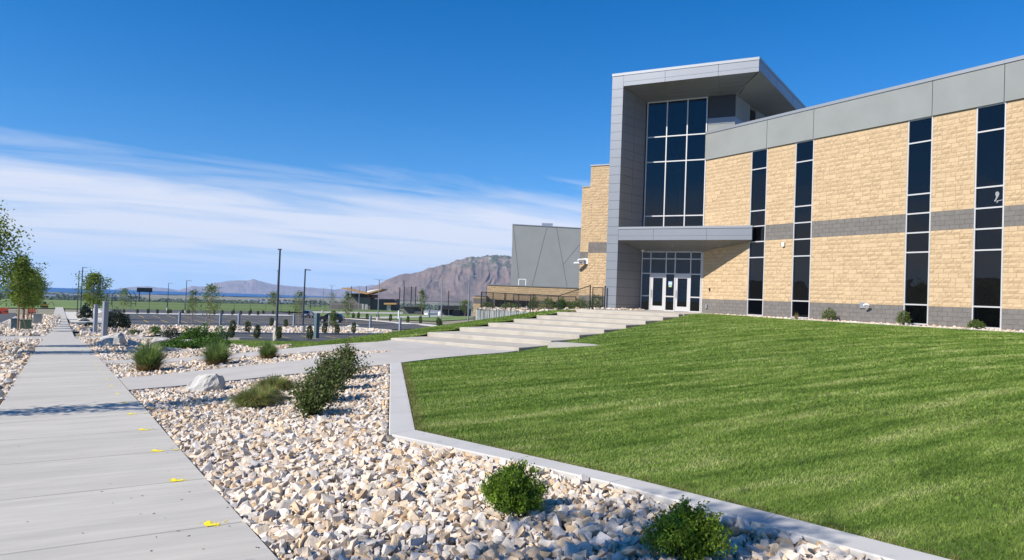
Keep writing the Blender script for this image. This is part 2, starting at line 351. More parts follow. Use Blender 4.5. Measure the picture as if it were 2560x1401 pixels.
# ================================================================== setting: land, lake, mountains
def vnoise(x, y, seed=0):
    xi = np.floor(x).astype(np.int64); yi = np.floor(y).astype(np.int64); fx = x-xi; fy = y-yi
    fx = fx*fx*(3-2*fx); fy = fy*fy*(3-2*fy)
    def h(a, b):
        n = (a*374761393+b*668265263+seed*1442695041) & 0x7fffffff
        n = (n ^ (n >> 13))*1274126177 & 0x7fffffff
        return ((n ^ (n >> 16)) & 0xffff)/65535.0
    return (h(xi,yi)*(1-fx)+h(xi+1,yi)*fx)*(1-fy)+(h(xi,yi+1)*(1-fx)+h(xi+1,yi+1)*fx)*fy
def fbm(x, y, o=5, seed=0):
    s = 0; a = .5
    for i in range(o): s = s+a*vnoise(x*2**i, y*2**i, seed+i); a *= .5
    return s
def ridged(x, y, o=4, seed=0):
    s = 0; a = .5
    for i in range(o): s = s+a*(1-np.abs(2*vnoise(x*2**i, y*2**i, seed+i)-1)); a *= .5
    return s
HEAD = math.atan2(0.864, 0.503)            # heading of the view axis
def heading(px): return HEAD-math.atan((px-1280)/1790.0)
LAKE_Z = -60.0
def zfar(r): return np.interp(r, [0,330,420,700,1500,2300,3500,6000], [-9,-11.2,-14,-30,-50,-57,-61.5,-62])
rs = np.concatenate([np.linspace(0.8,12,16), np.geomspace(13,4950,110)])
th = np.radians(np.concatenate([np.arange(20,135,0.8), np.arange(135,380,6.0)]))
RR, TT = np.meshgrid(rs, th, indexing='ij'); GX = RR*np.cos(TT); GY = RR*np.sin(TT)
w = np.clip((RR-230)/110, 0, 1); w = w*w*(3-2*w)
gn = np.zeros_like(GX); kk = RR < 345; gn[kk] = g(GX[kk], GY[kk])
back = np.clip(GY/RR*1.6+.6, 0, 1)
GZ = gn*(1-w)+(zfar(RR)*back+w*(fbm(GX/160,GY/160,4,5)-.5)*np.clip((RR-330)/300,0,1)*9)*w-0.14
nr, nt_ = RR.shape; ii = np.arange(nr-1)[:,None]*nt_; jj = np.arange(nt_)[None]; j2 = (jj+1) % nt_
F = np.stack([(ii+jj), (ii+nt_+jj), (ii+nt_+j2), (ii+j2)], -1).reshape(-1,4)
V = np.column_stack([GX.ravel(), GY.ravel(), GZ.ravel()])
cen = len(V); V = np.vstack([V, [0,0,float(g(np.array([0.]),np.array([0.]))[0])-.14]])
F3 = np.array([(cen, j, (j+1) % nt_) for j in range(nt_)])
def ground_mat():
    m = mat('valley_ground', (0.26,0.215,0.15), 0.95, var=(0.02,0.16), col2=((0.14,0.145,0.06),0.011,0.40,0.62)); return m
tag(obj('ground', np_mesh('ground', V, [F, F3], smooth=True), ground_mat()), kind='structure')

# lake: a ring sector at its own level
def lake():
    a = np.radians(np.arange(60, 200, 1.0)); px = 1280-1790*np.tan(np.clip(a-HEAD,-1.3,1.3))
    rin = np.interp(px, [-4000,160,500,690,760,900], [3380,3465,3755,3910,4300,4900])+25*np.sin(a*40); V = []
    for t in (0,.25,.5,.75,1.0):
        r = rin+(4960-rin)*t; V.append(np.column_stack([r*np.cos(a), r*np.sin(a), np.full(len(a), LAKE_Z)]))
    k = len(a); F = [(i*k+j, (i+1)*k+j, (i+1)*k+j+1, i*k+j+1) for i in range(4) for j in range(k-1)]
    m = mat('lake_water', (0.010,0.095,0.27), 0.5, spec=0.2, var=(0.004,0.12), aniso=(1,1,1))
    tag(obj('lake', np_mesh('lake', np.vstack(V), np.array(F)), m), kind='structure')
lake()

def mountain(name, prof, D, base_r, back_r, basez, seed, m, gully=9.0, rough=0.16, nt2=90):
    px = np.array([p[0] for p in prof], float); py = np.array([p[1] for p in prof], float)
    n = int((px[-1]-px[0])/1.6); X = np.linspace(px[0], px[-1], n)
    hor = 698+.037*(X-237); up = (hor-np.interp(X, px, py))/1790*np.cos(np.arctan((X-1280)/1790))     # elevation tangent
    a = HEAD-np.arctan((X-1280)/1790.0)
    H = (up*D-basez)*(1+.035*(ridged(X/26.0,X*0+seed,4,seed+70)-.55))                                   # height above base
    t = np.linspace(0, 1, nt2); tr = (D-base_r)/(back_r-base_r)
    A_, T_ = np.meshgrid(np.arange(n), t, indexing='ij')
    x = X[A_]/60.0
    # spur warp so that gullies run down and sideways
    wob = (fbm(x*.9, T_*3.2, 4, seed+50)-.5)*3.0
    rid = .62*ridged(x*gully/14+wob, T_*1.6+3, 3, seed)+.38*ridged(x*gully/5+wob*1.6, T_*3.2+7, 4, seed+5)
    prof_t = np.where(T_ <= tr, np.clip(T_/tr, 0, 1)**1.25, np.clip((1-T_)/(1-tr), 0, 1)**.9)
    foot = np.clip(1-np.abs(T_-tr)/tr, 0, 1)
    dz = (rid-.55)*rough*4*(np.sin(np.pi*np.clip(T_/tr,0,1))**.8)*(T_ < tr)
    h = H[A_]*(prof_t*(1+0*T_)+dz*.36+(fbm(x*5, T_*22, 4, seed+9)-.5)*.09*foot)
    h = np.minimum(h, H[A_]*1.02)
    r = base_r+(back_r-base_r)*T_
    V = np.column_stack([(r*np.cos(a[A_])).ravel(), (r*np.sin(a[A_])).ravel(), (basez+np.maximum(h,-3)).ravel()])
    i_ = np.arange(n-1)[:,None]*nt2; j_ = np.arange(nt2-1)[None]
    F = np.stack([i_+j_, i_+nt2+j_, i_+nt2+j_+1, i_+j_+1], -1).reshape(-1,4)
    tag(obj(name, np_mesh(name, V, F, smooth=True, attr={'hh': (h/H.max()).ravel()}), m), kind='structure')
def mtn_mat(name, low, mid, green, rock, gl):
    m = bpy.data.materials.new(name); m.use_nodes = True; nt = m.node_tree; N_ = nt.nodes; L = nt.links; b = N_['Principled BSDF']; b.inputs['Roughness'].default_value = 0.95; b.inputs['Specular IOR Level'].default_value = 0.1
    at = N_.new('ShaderNodeAttribute'); at.attribute_name = 'hh'; geo = N_.new('ShaderNodeNewGeometry')
    def noise(s, d=6):
        t = N_.new('ShaderNodeTexNoise'); t.inputs['Scale'].default_value = s; t.inputs['Detail'].default_value = d; L.new(geo.outputs['Position'], t.inputs[0]); return t.outputs['Fac']
    def ramp(v, a, b_):
        r = N_.new('ShaderNodeMapRange'); r.inputs[1].default_value = a; r.inputs[2].default_value = b_; L.new(v, r.inputs[0]); return r.outputs[0]
    def mixc(f, a, b_):
        x = N_.new('ShaderNodeMix'); x.data_type = 'RGBA'; L.new(f, x.inputs[0])
        for s, v in ((6,a),(7,b_)):
            if isinstance(v, tuple): x.inputs[s].default_value = (*v,1)
            else: L.new(v, x.inputs[s])
        return x.outputs[2]
    def mul(a, b_):
        x = N_.new('ShaderNodeMath'); x.operation = 'MULTIPLY'; L.new(a, x.inputs[0]); L.new(b_, x.inputs[1]); return x.outputs[0]
    c = mixc(ramp(noise(.006), .4, .6), low, mid)
    gmask = mul(ramp(at.outputs['Fac'], gl, gl+.25), ramp(noise(.012), .42, .56))
    c = mixc(gmask, c, green)
    rk = mul(ramp(at.outputs['Fac'], .62, .8), ramp(noise(.03, 8), .54, .64))
    c = mixc(rk, c, rock)
    L.new(c, b.inputs['Base Color'])
    bt = N_.new('ShaderNodeBump'); bt.inputs['Distance'].default_value = 14; bt.inputs['Strength'].default_value = .6; L.new(noise(.02, 8), bt.inputs['Height']); L.new(bt.outputs[0], b.inputs['Normal'])
    return m
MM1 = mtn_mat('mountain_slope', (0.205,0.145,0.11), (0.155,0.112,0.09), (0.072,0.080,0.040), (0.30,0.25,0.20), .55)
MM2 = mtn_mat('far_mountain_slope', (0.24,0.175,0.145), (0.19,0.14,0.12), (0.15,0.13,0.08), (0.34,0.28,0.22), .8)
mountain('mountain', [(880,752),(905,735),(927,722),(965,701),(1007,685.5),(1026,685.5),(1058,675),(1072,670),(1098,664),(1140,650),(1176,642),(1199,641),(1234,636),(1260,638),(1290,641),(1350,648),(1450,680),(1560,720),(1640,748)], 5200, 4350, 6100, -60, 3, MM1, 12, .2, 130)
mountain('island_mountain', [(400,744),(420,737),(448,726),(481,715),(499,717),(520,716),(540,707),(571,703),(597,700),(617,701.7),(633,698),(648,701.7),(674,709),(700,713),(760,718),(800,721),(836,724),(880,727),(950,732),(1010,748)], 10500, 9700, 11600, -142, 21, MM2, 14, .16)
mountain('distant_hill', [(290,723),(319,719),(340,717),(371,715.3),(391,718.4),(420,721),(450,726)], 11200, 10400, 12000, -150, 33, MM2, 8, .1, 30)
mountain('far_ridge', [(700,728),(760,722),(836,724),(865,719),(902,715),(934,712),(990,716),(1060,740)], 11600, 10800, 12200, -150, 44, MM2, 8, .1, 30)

# trees of the valley that read as one mass
def blob_field(name, pts, rad, m, label, cat):
    ico = []; t = (1+5**.5)/2
    B = np.array([(-1,t,0),(1,t,0),(-1,-t,0),(1,-t,0),(0,-1,t),(0,1,t),(0,-1,-t),(0,1,-t),(t,0,-1),(t,0,1),(-t,0,-1),(-t,0,1)],float); B /= np.linalg.norm(B[0])
    FI = np.array([(0,11,5),(0,5,1),(0,1,7),(0,7,10),(0,10,11),(1,5,9),(5,11,4),(11,10,2),(10,7,6),(7,1,8),(3,9,4),(3,4,2),(3,2,6),(3,6,8),(3,8,9),(4,9,5),(2,4,11),(6,2,10),(8,6,7),(9,8,1)])
    n = len(pts); J = 1+RNG.uniform(-.35,.35,(n,12,1))
    V = pts[:,None,:]+B[None]*J*rad[:,None,None]*np.array([1,1,1.0])
    F = FI[None]+12*np.arange(n)[:,None,None]
    o = obj(name, np_mesh(name, V.reshape(-1,3), F.reshape(-1,3), attr={'rnd': np.repeat(RNG.random(n),12)}), m)
    return tag(o, label, cat, kind='stuff')
MT['woods'] = mat('woods', (0.055,0.075,0.032), 0.95, rnd=0.45)
k = 5200; a = np.array([heading(p) for p in RNG.uniform(-250,1350,k)]); rr = RNG.uniform(1900,2950,k); 
x = rr*np.cos(a); y = rr*np.sin(a); keep = fbm(x/320,y/320,3,77) > .40; x, y, rr = x[keep], y[keep], rr[keep]
rad = RNG.uniform(3.0,6.5,len(x)); blob_field('valley_trees', np.column_stack([x,y,zfar(rr)+rad*.5]), rad, MT['woods'], 'dark band of trees in the valley before the lake', 'trees')
# pale roofs in the valley
for i, (px, r, wd) in enumerate(((128,2350,26),(182,2600,60),(205,2750,34),(300,2450,45),(345,2800,30),(640,2500,40),(665,2200,24),(720,2300,30),(790,1900,22),(1085,1500,30),(1130,1400,26),(980,1700,30))):
    a = heading(px); c = Vector((r*math.cos(a), r*math.sin(a), float(zfar(r)))); e = empty('distant_building', c)
    MB().box(c.x-wd/2,c.x+wd/2,c.y-9,c.y+9,c.z-2,c.z+7).build('wall', MT['white'], e)
    MB().hexa([(c.x-wd/2-1,c.y-10,c.z+7),(c.x+wd/2+1,c.y-10,c.z+7),(c.x+wd/2+1,c.y+10,c.z+7),(c.x-wd/2-1,c.y+10,c.z+7),(c.x-wd/2-1,c.y-.5,c.z+10),(c.x+wd/2+1,c.y-.5,c.z+10),(c.x+wd/2+1,c.y+.5,c.z+10),(c.x-wd/2-1,c.y+.5,c.z+10)]).build('roof', MT['galv'], e)
    tag(e, 'tiny pale long-roofed building among the valley trees far away', 'building', 'pale buildings far off in the valley')

# air between here and the mountains
hz = bpy.data.materials.new('haze_air'); hz.use_nodes = True; hn = hz.node_tree.nodes; hn.clear()
pv = hn.new('ShaderNodeVolumePrincipled'); pv.inputs['Color'].default_value = (0.48,0.68,1.0,1); pv.inputs['Density'].default_value = 0.000055; pv.inputs['Anisotropy'].default_value = 0.0
ho = hn.new('ShaderNodeOutputMaterial'); hz.node_tree.links.new(pv.outputs[0], ho.inputs['Volume'])
tag(MB().box(-12600,12600,-12600,12600,-156,300).build('haze', hz), kind='stuff')

# ================================================================== walks, beds, lawn
def xr(Y): return 1.25-.0357*Y
HD = Vector((-.0357,1,0)).normalized(); PD = Vector((HD.y,-HD.x,0))
sidewalk = tag(empty('sidewalk', (0,8,-1.9)), kind='structure')
def slab(y0, y1, parent, name='slab'):
    a = Vector((xr(y0),y0,0)); b = Vector((xr(y1),y1,0)); q = [a, a-PD*2.0, b-PD*2.0, b]
    zz = [gz(p.x,p.y)+.06 for p in q]
    mb = MB(); bw = .012
    top = []
    cx_ = sum((p for p in q), Vector())/4
    for p, z in zip(q, zz):
        d = (cx_-p).normalized(); p2 = p+d*bw; top.append((p2.x,p2.y,z))
    low = [(p.x,p.y,z-.010) for p, z in zip(q, zz)]; bot = [(p.x,p.y,z-.13) for p, z in zip(q, zz)]
    mb.add(bot+low+top, [(0,4,5,1),(1,5,6,2),(2,6,7,3),(3,7,4,0),(4,8,9,5),(5,9,10,6),(6,10,11,7),(7,11,8,4),(8,11,10,9)][0:8]+[(8,9,10,11)])
    return mb.build(name, MT['sidewalk'], parent)
PITCH = 1.65; Y0 = 5.62
for k in range(-8, 36): slab(Y0+k*PITCH+.006, Y0+(k+1)*PITCH-.006, sidewalk)
yy = Y0+36*PITCH
while yy < 330:
    nx = yy+max(3.3, yy*.06); slab(yy, nx, sidewalk, 'far_slab'); yy = nx
# surveyor's yellow spray marks at the joints along the right edge
def sprayblob(x, y, w, h, rot, parent):
    n = 22; pts = []
    for i in range(n):
        t = 2*math.pi*i/n; r = 1+random.uniform(-.28,.28); px = math.cos(t)*w*r; py = math.sin(t)*h*r
        pts.append((x+px*math.cos(rot)-py*math.sin(rot), y+px*math.sin(rot)+py*math.cos(rot)))
    mb = MB(); mb.add([(p[0],p[1],gz(*p)+.0645) for p in pts], [tuple(range(n))]); mb.build('paint_mark', MT['spray'], parent)
for k in range(0, 14):
    Y = Y0+k*PITCH; X = xr(Y)-.21-random.uniform(0,.05); s = .8+.2*random.random()
    sprayblob(X, Y+.02, .068*s, .036*s, random.uniform(-.2,.2), sidewalk)
    sprayblob(X-.03, Y+.08, .030*s, .080*s, random.uniform(-.3,.3), sidewalk)
    for _ in range(40): sprayblob(X+random.gauss(0,.05), Y+.05+random.gauss(0,.045), random.uniform(.003,.011), .0045, 0, sidewalk) if k < 5 else None
    if k in (2,4): sprayblob(xr(Y)-.06, Y+.02, .03, .02, 0, sidewalk)

# paths to the entrance and the landing at the foot of the steps
E_L = un(5.72,22.2); E_R = un(.6,22.2)
P1 = [(xr(16.35)+.015,16.35),(3.08,16.62),(6.46,17.02),(6.62,17.12),(6.92,17.27),(9.4,18.5),E_R,(11.4,21.0),(10.2,23.0),E_L,(8.6,23.9),(6.9,24.35),(4.1,25.25),(xr(26.8)+.015,26.8),(xr(25.0)+.015,25.0),(3.77,23.4),(6.54,22.35),(8.14,20.45),(5.16,20.3),(3.4,19.95),(xr(19.15)+.015,19.15)]
tag(drape('entrance_path', P1, .05, MT['concrete'], .7, skirt=.12), kind='structure')

# rock beds: a sheet of fines, the stones on it
sp = [(xr(y)+.01, y) for y in np.linspace(-4,16.3,12)]
BED1 = sp+[(3.08,16.57),(6.42,16.97),(3.18,8.36),(3.76,6.33),(4.07,5.14),(4.34,3.68),(4.62,1.9),(5.4,-1),(6.0,-4)]
BED2 = [(xr(19.2)+.01,19.2),(3.4,20.0),(5.16,20.35),(8.05,20.47),(6.5,22.3),(3.77,23.35),(xr(24.95)+.01,24.95)]
BED3 = [(xr(26.85)+.01,26.85),(4.1,25.3),(5.7,24.9),(6.3,26.5),(6.6,32),(7.2,42),(8.2,53),(9.5,66),(xr(66)+.01,66)]+[(xr(y)+.01,y) for y in (58,50,42,34)]
LB = [(xr(y)-2.02,y) for y in np.linspace(2,58,15)]; BED4 = LB+[(xr(y)-7.2,y) for y in np.linspace(58,2,15)]
bed = tag(drape('rock_bed', BED1, -.035, MT['bedbase'], .8), kind='structure')
bed2 = tag(drape('middle_rock_bed', BED2, -.02, MT['bedbase'], .8), kind='structure')
bed3 = tag(drape('far_rock_bed', BED3, -.02, MT['bedbase'], 1.2), kind='structure')
bed4 = tag(drape('street_rock_bed', BED4, -.02, MT['bedbase'], 1.2), kind='structure')

def hull_variant(npts, rs):
    P = np.array([(i,j,k) for i in (-1,1) for j in (-1,1) for k in (-1,1)], float)*np.array([1.0, rs.uniform(.6,1.0), rs.uniform(.32,.66)])*.74
    P = np.vstack([P*rs.uniform(.55,1.2,(8,3)), rs.normal(size=(npts-8,3))*np.array([.52,.44,.34])*(1 if npts < 14 else .95)])
    P[:,:2] += P[:,2:]*rs.uniform(-.4,.4,(1,2))
    bm = bmesh.new(); vs = [bm.verts.new(p) for p in P]; r = bmesh.ops.convex_hull(bm, input=vs)
    bmesh.ops.delete(bm, geom=list({e for e in r['geom_interior']+r['geom_unused'] if isinstance(e, bmesh.types.BMVert)}), context='VERTS')
    bmesh.ops.triangulate(bm, faces=bm.faces[:]); bm.verts.index_update()
    V = np.array([v.co[:] for v in bm.verts]); F = np.array([[v.index for v in f.verts] for f in bm.faces]); bm.free(); return V, F
_rs = np.random.default_rng(5)
VARS = [hull_variant(int(_rs.choice((9,10,12,16,20))), _rs) for _ in range(30)]
VMESH = [np_mesh('stone', v, f, mats=[MT['stone']]) for v, f in VARS]
def rotm(n):
    q = RNG.normal(size=(n,4)); q[:,1:3] *= .45; q /= np.linalg.norm(q,axis=1)[:,None]; w,x,y,z = q.T
    return np.stack([np.stack([1-2*(y*y+z*z),2*(x*y-z*w),2*(x*z+y*w)],-1),np.stack([2*(x*y+z*w),1-2*(x*x+z*z),2*(y*z-x*w)],-1),np.stack([2*(x*z-y*w),2*(y*z+x*w),1-2*(x*x+y*y)],-1)],1), q
def stones(parent, poly, spacing, smin, smax, singles=0, avoid=(), off=0.0, zone=None):
    xs = [p[0] for p in poly]; ys = [p[1] for p in poly]
    gx, gy = np.meshgrid(np.arange(min(xs),max(xs),spacing), np.arange(min(ys),max(ys),spacing*.9)); gx = gx.ravel(); gy = gy.ravel()
    gx = gx+RNG.uniform(-.55,.55,len(gx))*spacing; gy = gy+RNG.uniform(-.55,.55,len(gy))*spacing
    k = inpoly(gx, gy, poly)
    if zone is not None: k &= zone(gx, gy)
    for ax, ay, ar in avoid: k &= (gx-ax)**2+(gy-ay)**2 > ar*ar
    gx, gy = gx[k], gy[k]; n = len(gx)
    if n == 0: return
    s = smin+(smax-smin)*RNG.random(n)**2.3
    E_ = np.array(dens(poly, .15)); 
    # keep stones near the border small so that none lies on the walk
    dd = np.array([np.sqrt(np.min((E_[:,0]-a)**2+(E_[:,1]-b)**2)) for a, b in zip(gx, gy)]) if n < 30000 else np.full(n, 9.)
    s = np.minimum(s, np.maximum(smin*1.0, dd*1.6))
    z = g(gx, gy)+off+RNG.uniform(-.2,.55,n)*s
    Rm, Q = rotm(n); vi = RNG.integers(0,len(VARS),n); rv = RNG.random(n)
    single = np.zeros(n, bool)
    if singles:
        cy_ = .503*gx+.864*gy; cx_ = .8632*gx-.5035*gy; vis = (cy_ > 3.6) & (np.abs(cx_/cy_) < .70) & (s > smin*1.35)
        order = np.argsort(np.where(vis, np.hypot(gx,gy)/s, 1e9)); single[order[:singles]] = True
    oo = ORG[parent.name]
    for i in np.nonzero(single)[0]:
        o = bpy.data.objects.new('stone', VMESH[vi[i]]); COL.objects.link(o); o.parent = parent
        o.rotation_mode = 'QUATERNION'; o.rotation_quaternion = Q[i]; o.location = Vector((gx[i],gy[i],z[i]))-oo; o.scale = (s[i],)*3
    VV = []; FF = []; AA = []; base = 0
    for v in range(len(VARS)):
        ids = np.nonzero((vi == v) & ~single)[0]
        if len(ids) == 0: continue
        P, Fv = VARS[v]
        W = np.einsum('nij,kj->nki', Rm[ids], P)*s[ids][:,None,None]+np.stack([gx[ids],gy[ids],z[ids]],1)[:,None,:]
        VV.append(W.reshape(-1,3)); FF.append((Fv[None]+base+len(P)*np.arange(len(ids))[:,None,None]).reshape(-1,3)); AA.append(np.repeat(rv[ids],len(P))); base += len(P)*len(ids)
    V = np.vstack(VV)-np.array(oo[:])
    o = obj('loose_stones', np_mesh('loose_stones', V, np.vstack(FF), attr={'rnd': np.concatenate(AA)}), MT['stone'], parent); o['kind'] = 'stuff'
dist = lambda x, y: np.hypot(x, y)
stones(bed, BED1, .050, .020, .074, 300, off=.012, zone=lambda x, y: dist(x,y) < 10.5)
stones(bed, BED1, .060, .023, .062, zone=lambda x, y: dist(x,y) >= 10.5)
stones(bed2, BED2, .09, .035, .08)
stones(bed3, BED3, .15, .05, .12, zone=lambda x, y: y < 44)
stones(bed3, BED3, .26, .08, .16, zone=lambda x, y: y >= 44)
stones(bed4, BED4, .16, .05, .13, zone=lambda x, y: (y < 34) & (x > xr(y)-6.5))
stones(bed4, BED4, .25, .07, .16, zone=lambda x, y: y >= 34)

# concrete curb between stones and lawn
CO = [(6.48,17.04),(3.2,8.36),(3.78,6.33),(4.09,5.14),(4.36,3.68),(4.62,1.9),(5.4,-1.0),(6.0,-4.0)]
CI = [(6.84,17.22),(3.60,8.50),(4.06,6.45),(4.37,5.19),(4.66,3.78),(4.93,2.0),(5.7,-.9),(6.3,-3.9)]
curb = empty('lawn_curb', (3.4,8.4,-1.85), 'pale concrete edging curb between the rock bed and the lawn', 'curb')
def lerp2(a, b, t): return (a[0]+(b[0]-a[0])*t, a[1]+(b[1]-a[1])*t)
for i in range(len(CO)-1):
    L_ = math.dist(CO[i], CO[i+1]); k = 3 if i == 0 else (1 if L_ < 2.5 else 2)
    for j in range(k):
        t0, t1 = j/k, (j+1)/k; gp_ = .004/L_
        if i in (1,3) : gp_ = 0.0005
        q = [lerp2(CO[i],CO[i+1],t0+gp_), lerp2(CO[i],CO[i+1],t1-gp_), lerp2(CI[i],CI[i+1],t1-gp_), lerp2(CI[i],CI[i+1],t0+gp_)]
        mid = [[(lerp2(q[0],q[1],s)), (lerp2(q[3],q[2],s))] for s in (0,.25,.5,.75,1)]
        V = []; 
        for a, b in mid:
            zt = gz((a[0]+b[0])/2,(a[1]+b[1])/2)+.062
            V += [(a[0],a[1],zt-.2),(a[0],a[1],zt-.012),(a[0]+(b[0]-a[0])*.04,a[1]+(b[1]-a[1])*.04,zt),(b[0],b[1],zt),(b[0],b[1],zt-.2)]
        F = []
        for s in range(4):
            for e in range(4): F.append((s*5+e, s*5+e+1, s*5+5+e+1, s*5+5+e))
        F += [(0,1,2,3,4), tuple(20+x for x in (4,3,2,1,0))]
        mb = MB(); mb.add(V, F); mb.build('curb_segment', MT['curb'], curb)

# lawn
LAWN = [(6.84,17.22),(3.60,8.50),(4.06,6.45),(4.37,5.19),(4.66,3.78),(4.93,2.0),(5.7,-.9),(6.3,-3.9),(7,-8),(29.75,-8),(29.75,28.4),(28.3,28.05),un(-.95,7.5),un(-.85,9.4),un(-.75,10.3),un(.55,22.3),(9.35,18.46)]
MT['soil'] = mat('lawn_thatch', (0.085,0.135,0.022), 0.95, var=(25,0.3), col2=((0.10,0.10,0.035),0.35,0.5,0.75))
tag(drape('lawn', LAWN, .02, MT['soil'], 1.0), kind='structure')
BERM = [un(5.75,22.3),(8.65,23.95),(6.95,24.4),(5.7,25.0),(6.3,26.5),(6.6,32),(7.2,42),(8.2,53),(9.5,66),(24,68),(36,66),(34,52),(30,45),(27,40),un(7.6,7.5),un(4.72,7.6)]
tag(drape('grass_bank', BERM, .02, MT['soil'], 1.0), kind='structure')
def grassmat():
    m = bpy.data.materials.new('turf_blades'); m.use_nodes = True; nt = m.node_tree; N_ = nt.nodes; L = nt.links; b = N_['Principled BSDF']; b.inputs['Roughness'].default_value = .6; b.inputs['Specular IOR Level'].default_value = .2
    geo = N_.new('ShaderNodeNewGeometry'); mp_ = N_.new('ShaderNodeMapping'); mp_.inputs['Rotation'].default_value = (0,0,R(-26)); mp_.inputs['Scale'].default_value = (.30,1.7,1); L.new(geo.outputs['Position'], mp_.inputs[0])
    t = N_.new('ShaderNodeTexNoise'); t.inputs['Scale'].default_value = 1.5; t.inputs['Detail'].default_value = 7; t.inputs['Roughness'].default_value = .68; t.inputs['Distortion'].default_value = .5; L.new(mp_.outputs[0], t.inputs[0])
    cr = N_.new('ShaderNodeValToRGB'); els = cr.color_ramp.elements
    while len(els) < 4: els.new(.5)
    for e, (p, c) in zip(els, ((.33,(.074,.138,.017)),(.44,(.142,.228,.034)),(.55,(.232,.318,.064)),(.66,(.400,.435,.150)))): e.position = p; e.color = (*c,1)
    L.new(t.outputs['Fac'], cr.inputs[0])
    at = N_.new('ShaderNodeAttribute'); at.attribute_name = 'rnd'; mr = N_.new('ShaderNodeMapRange'); mr.inputs[3].default_value = .55; mr.inputs[4].default_value = 1.45; L.new(at.outputs['Fac'], mr.inputs[0])
    mx = N_.new('ShaderNodeMix'); mx.data_type = 'RGBA'; mx.blend_type = 'MULTIPLY'; mx.inputs[0].default_value = 1; L.new(cr.outputs[0], mx.inputs[6]); L.new(mr.outputs[0], mx.inputs[7])
    L.new(mx.outputs[2], b.inputs['Base Color'])
    tr = N_.new('ShaderNodeBsdfTranslucent'); L.new(mx.outputs[2], tr.inputs[0]); ms = N_.new('ShaderNodeMixShader'); ms.inputs[0].default_value = .3; L.new(b.outputs[0], ms.inputs[1]); L.new(tr.outputs[0], ms.inputs[2]); L.new(ms.outputs[0], N_['Material Output'].inputs['Surface'])
    return m
MT['turf'] = grassmat()
def turf(name, poly, zones, label, parent=None):
    VV = []; FF = []; AA = []; base = 0
    xs = [p[0] for p in poly]; ys = [p[1] for p in poly]
    for lo, hi, d, hgt, wd in zones:
        area = (max(xs)-min(xs))*(max(ys)-min(ys)); n = int(area*d)
        x = RNG.uniform(min(xs),max(xs),n); y = RNG.uniform(min(ys),max(ys),n); r = np.hypot(x,y)
        cz = .503*x+.864*y; cx_ = .8632*x-.5035*y
        k = (r >= lo) & (r < hi) & (cz > 1.0) & (np.abs(cx_) < cz*.90+2.2); x, y = x[k], y[k]
        k = inpoly(x, y, poly); x, y = x[k], y[k]; n = len(x)
        if n == 0: continue
        z = g(x,y)+.015; h = hgt*RNG.uniform(.55,1.25,n); a = RNG.uniform(0,2*math.pi,n); wv = wd*RNG.uniform(.6,1.3,n)
        ln = h*RNG.uniform(.2,1.3,n); b = RNG.uniform(0,2*math.pi,n)
        dx, dy = np.cos(a)*wv, np.sin(a)*wv
        A0 = np.column_stack([x-dx,y-dy,z]); A1 = np.column_stack([x+dx,y+dy,z]); T = np.column_stack([x+np.cos(b)*ln,y+np.sin(b)*ln,z+h])
        VV.append(np.stack([A0,A1,T],1).reshape(-1,3)); FF.append((base+np.arange(3*n)).reshape(-1,3)); AA.append(np.repeat(RNG.random(n),3)); base += 3*n
    o = obj(name, np_mesh(name, np.vstack(VV), np.vstack(FF), attr={'rnd': np.concatenate(AA)}), MT['turf'])
    return tag(o, label, 'grass', kind='stuff')
turf('lawn_grass', LAWN, [(0,7,12000,.034,.0032),(7,11,6000,.034,.005),(11,17,2700,.036,.008),(17,26,1300,.036,.012),(26,48,700,.038,.018)], 'mown green lawn sloping up to the building')
turf('bank_grass', BERM, [(0,34,900,.045,.016),(34,80,260,.05,.03)], 'mown grass bank to the left of the steps')

# dry fringe where the lawn meets the curb
def fringe():
    P = []
    for a, b in zip(CI[:-1], CI[1:]):
        L_ = math.dist(a,b); n = int(L_*420); t = RNG.random(n); d = np.array([b[1]-a[1],a[0]-b[0]])/L_; d = d if d[0] > 0 else -d
        q = np.outer(1-t,a)+np.outer(t,b)+d*(RNG.random(n)**2*.16+.005)[:,None]; P.append(q)
    P = np.vstack(P); x, y = P.T; n = len(x); z = g(x,y)+.02; h = RNG.uniform(.02,.055,n); a = RNG.uniform(0,6.28,n); b = RNG.uniform(0,6.28,n); w = .004
    V = np.stack([np.column_stack([x-np.cos(a)*w,y-np.sin(a)*w,z]),np.column_stack([x+np.cos(a)*w,y+np.sin(a)*w,z]),np.column_stack([x+np.cos(b)*h*.9,y+np.sin(b)*h*.9,z+h])],1).reshape(-1,3)
    tag(obj('dry_lawn_edge', np_mesh('dry_lawn_edge', V, np.arange(3*n).reshape(-1,3), attr={'rnd': np.repeat(RNG.random(n),3)}), leafmat('dry_turf', (.16,.14,.045), (.30,.24,.10), .3)), 'thin fringe of dry grass along the curb', 'grass', kind='stuff')
fringe()

# grit and bits of leaf on the walk
def litter():
    n = 260; Y = RNG.uniform(4.5,34,n)**1.0; t = RNG.random(n); t = np.where(RNG.random(n) < .55, RNG.beta(1,6,n), t); x = 1.25-.0357*Y-2.0*t-.02; a = RNG.uniform(0,6.28,n); s_ = RNG.uniform(.004,.014,n)
    z = g(x,Y)+.064; V = np.stack([np.column_stack([x+np.cos(a+k)*s_*m_, Y+np.sin(a+k)*s_*m_, z]) for k, m_ in ((0,1.4),(1.7,.6),(3.1,1.2),(4.6,.5))],1).reshape(-1,3)
    tag(obj('walk_litter', np_mesh('walk_litter', V, np.arange(4*n).reshape(-1,4)), mat('litter_brown', (.11,.085,.06), .95)), 'specks of grit and leaf on the sidewalk', 'litter', kind='stuff')
litter()
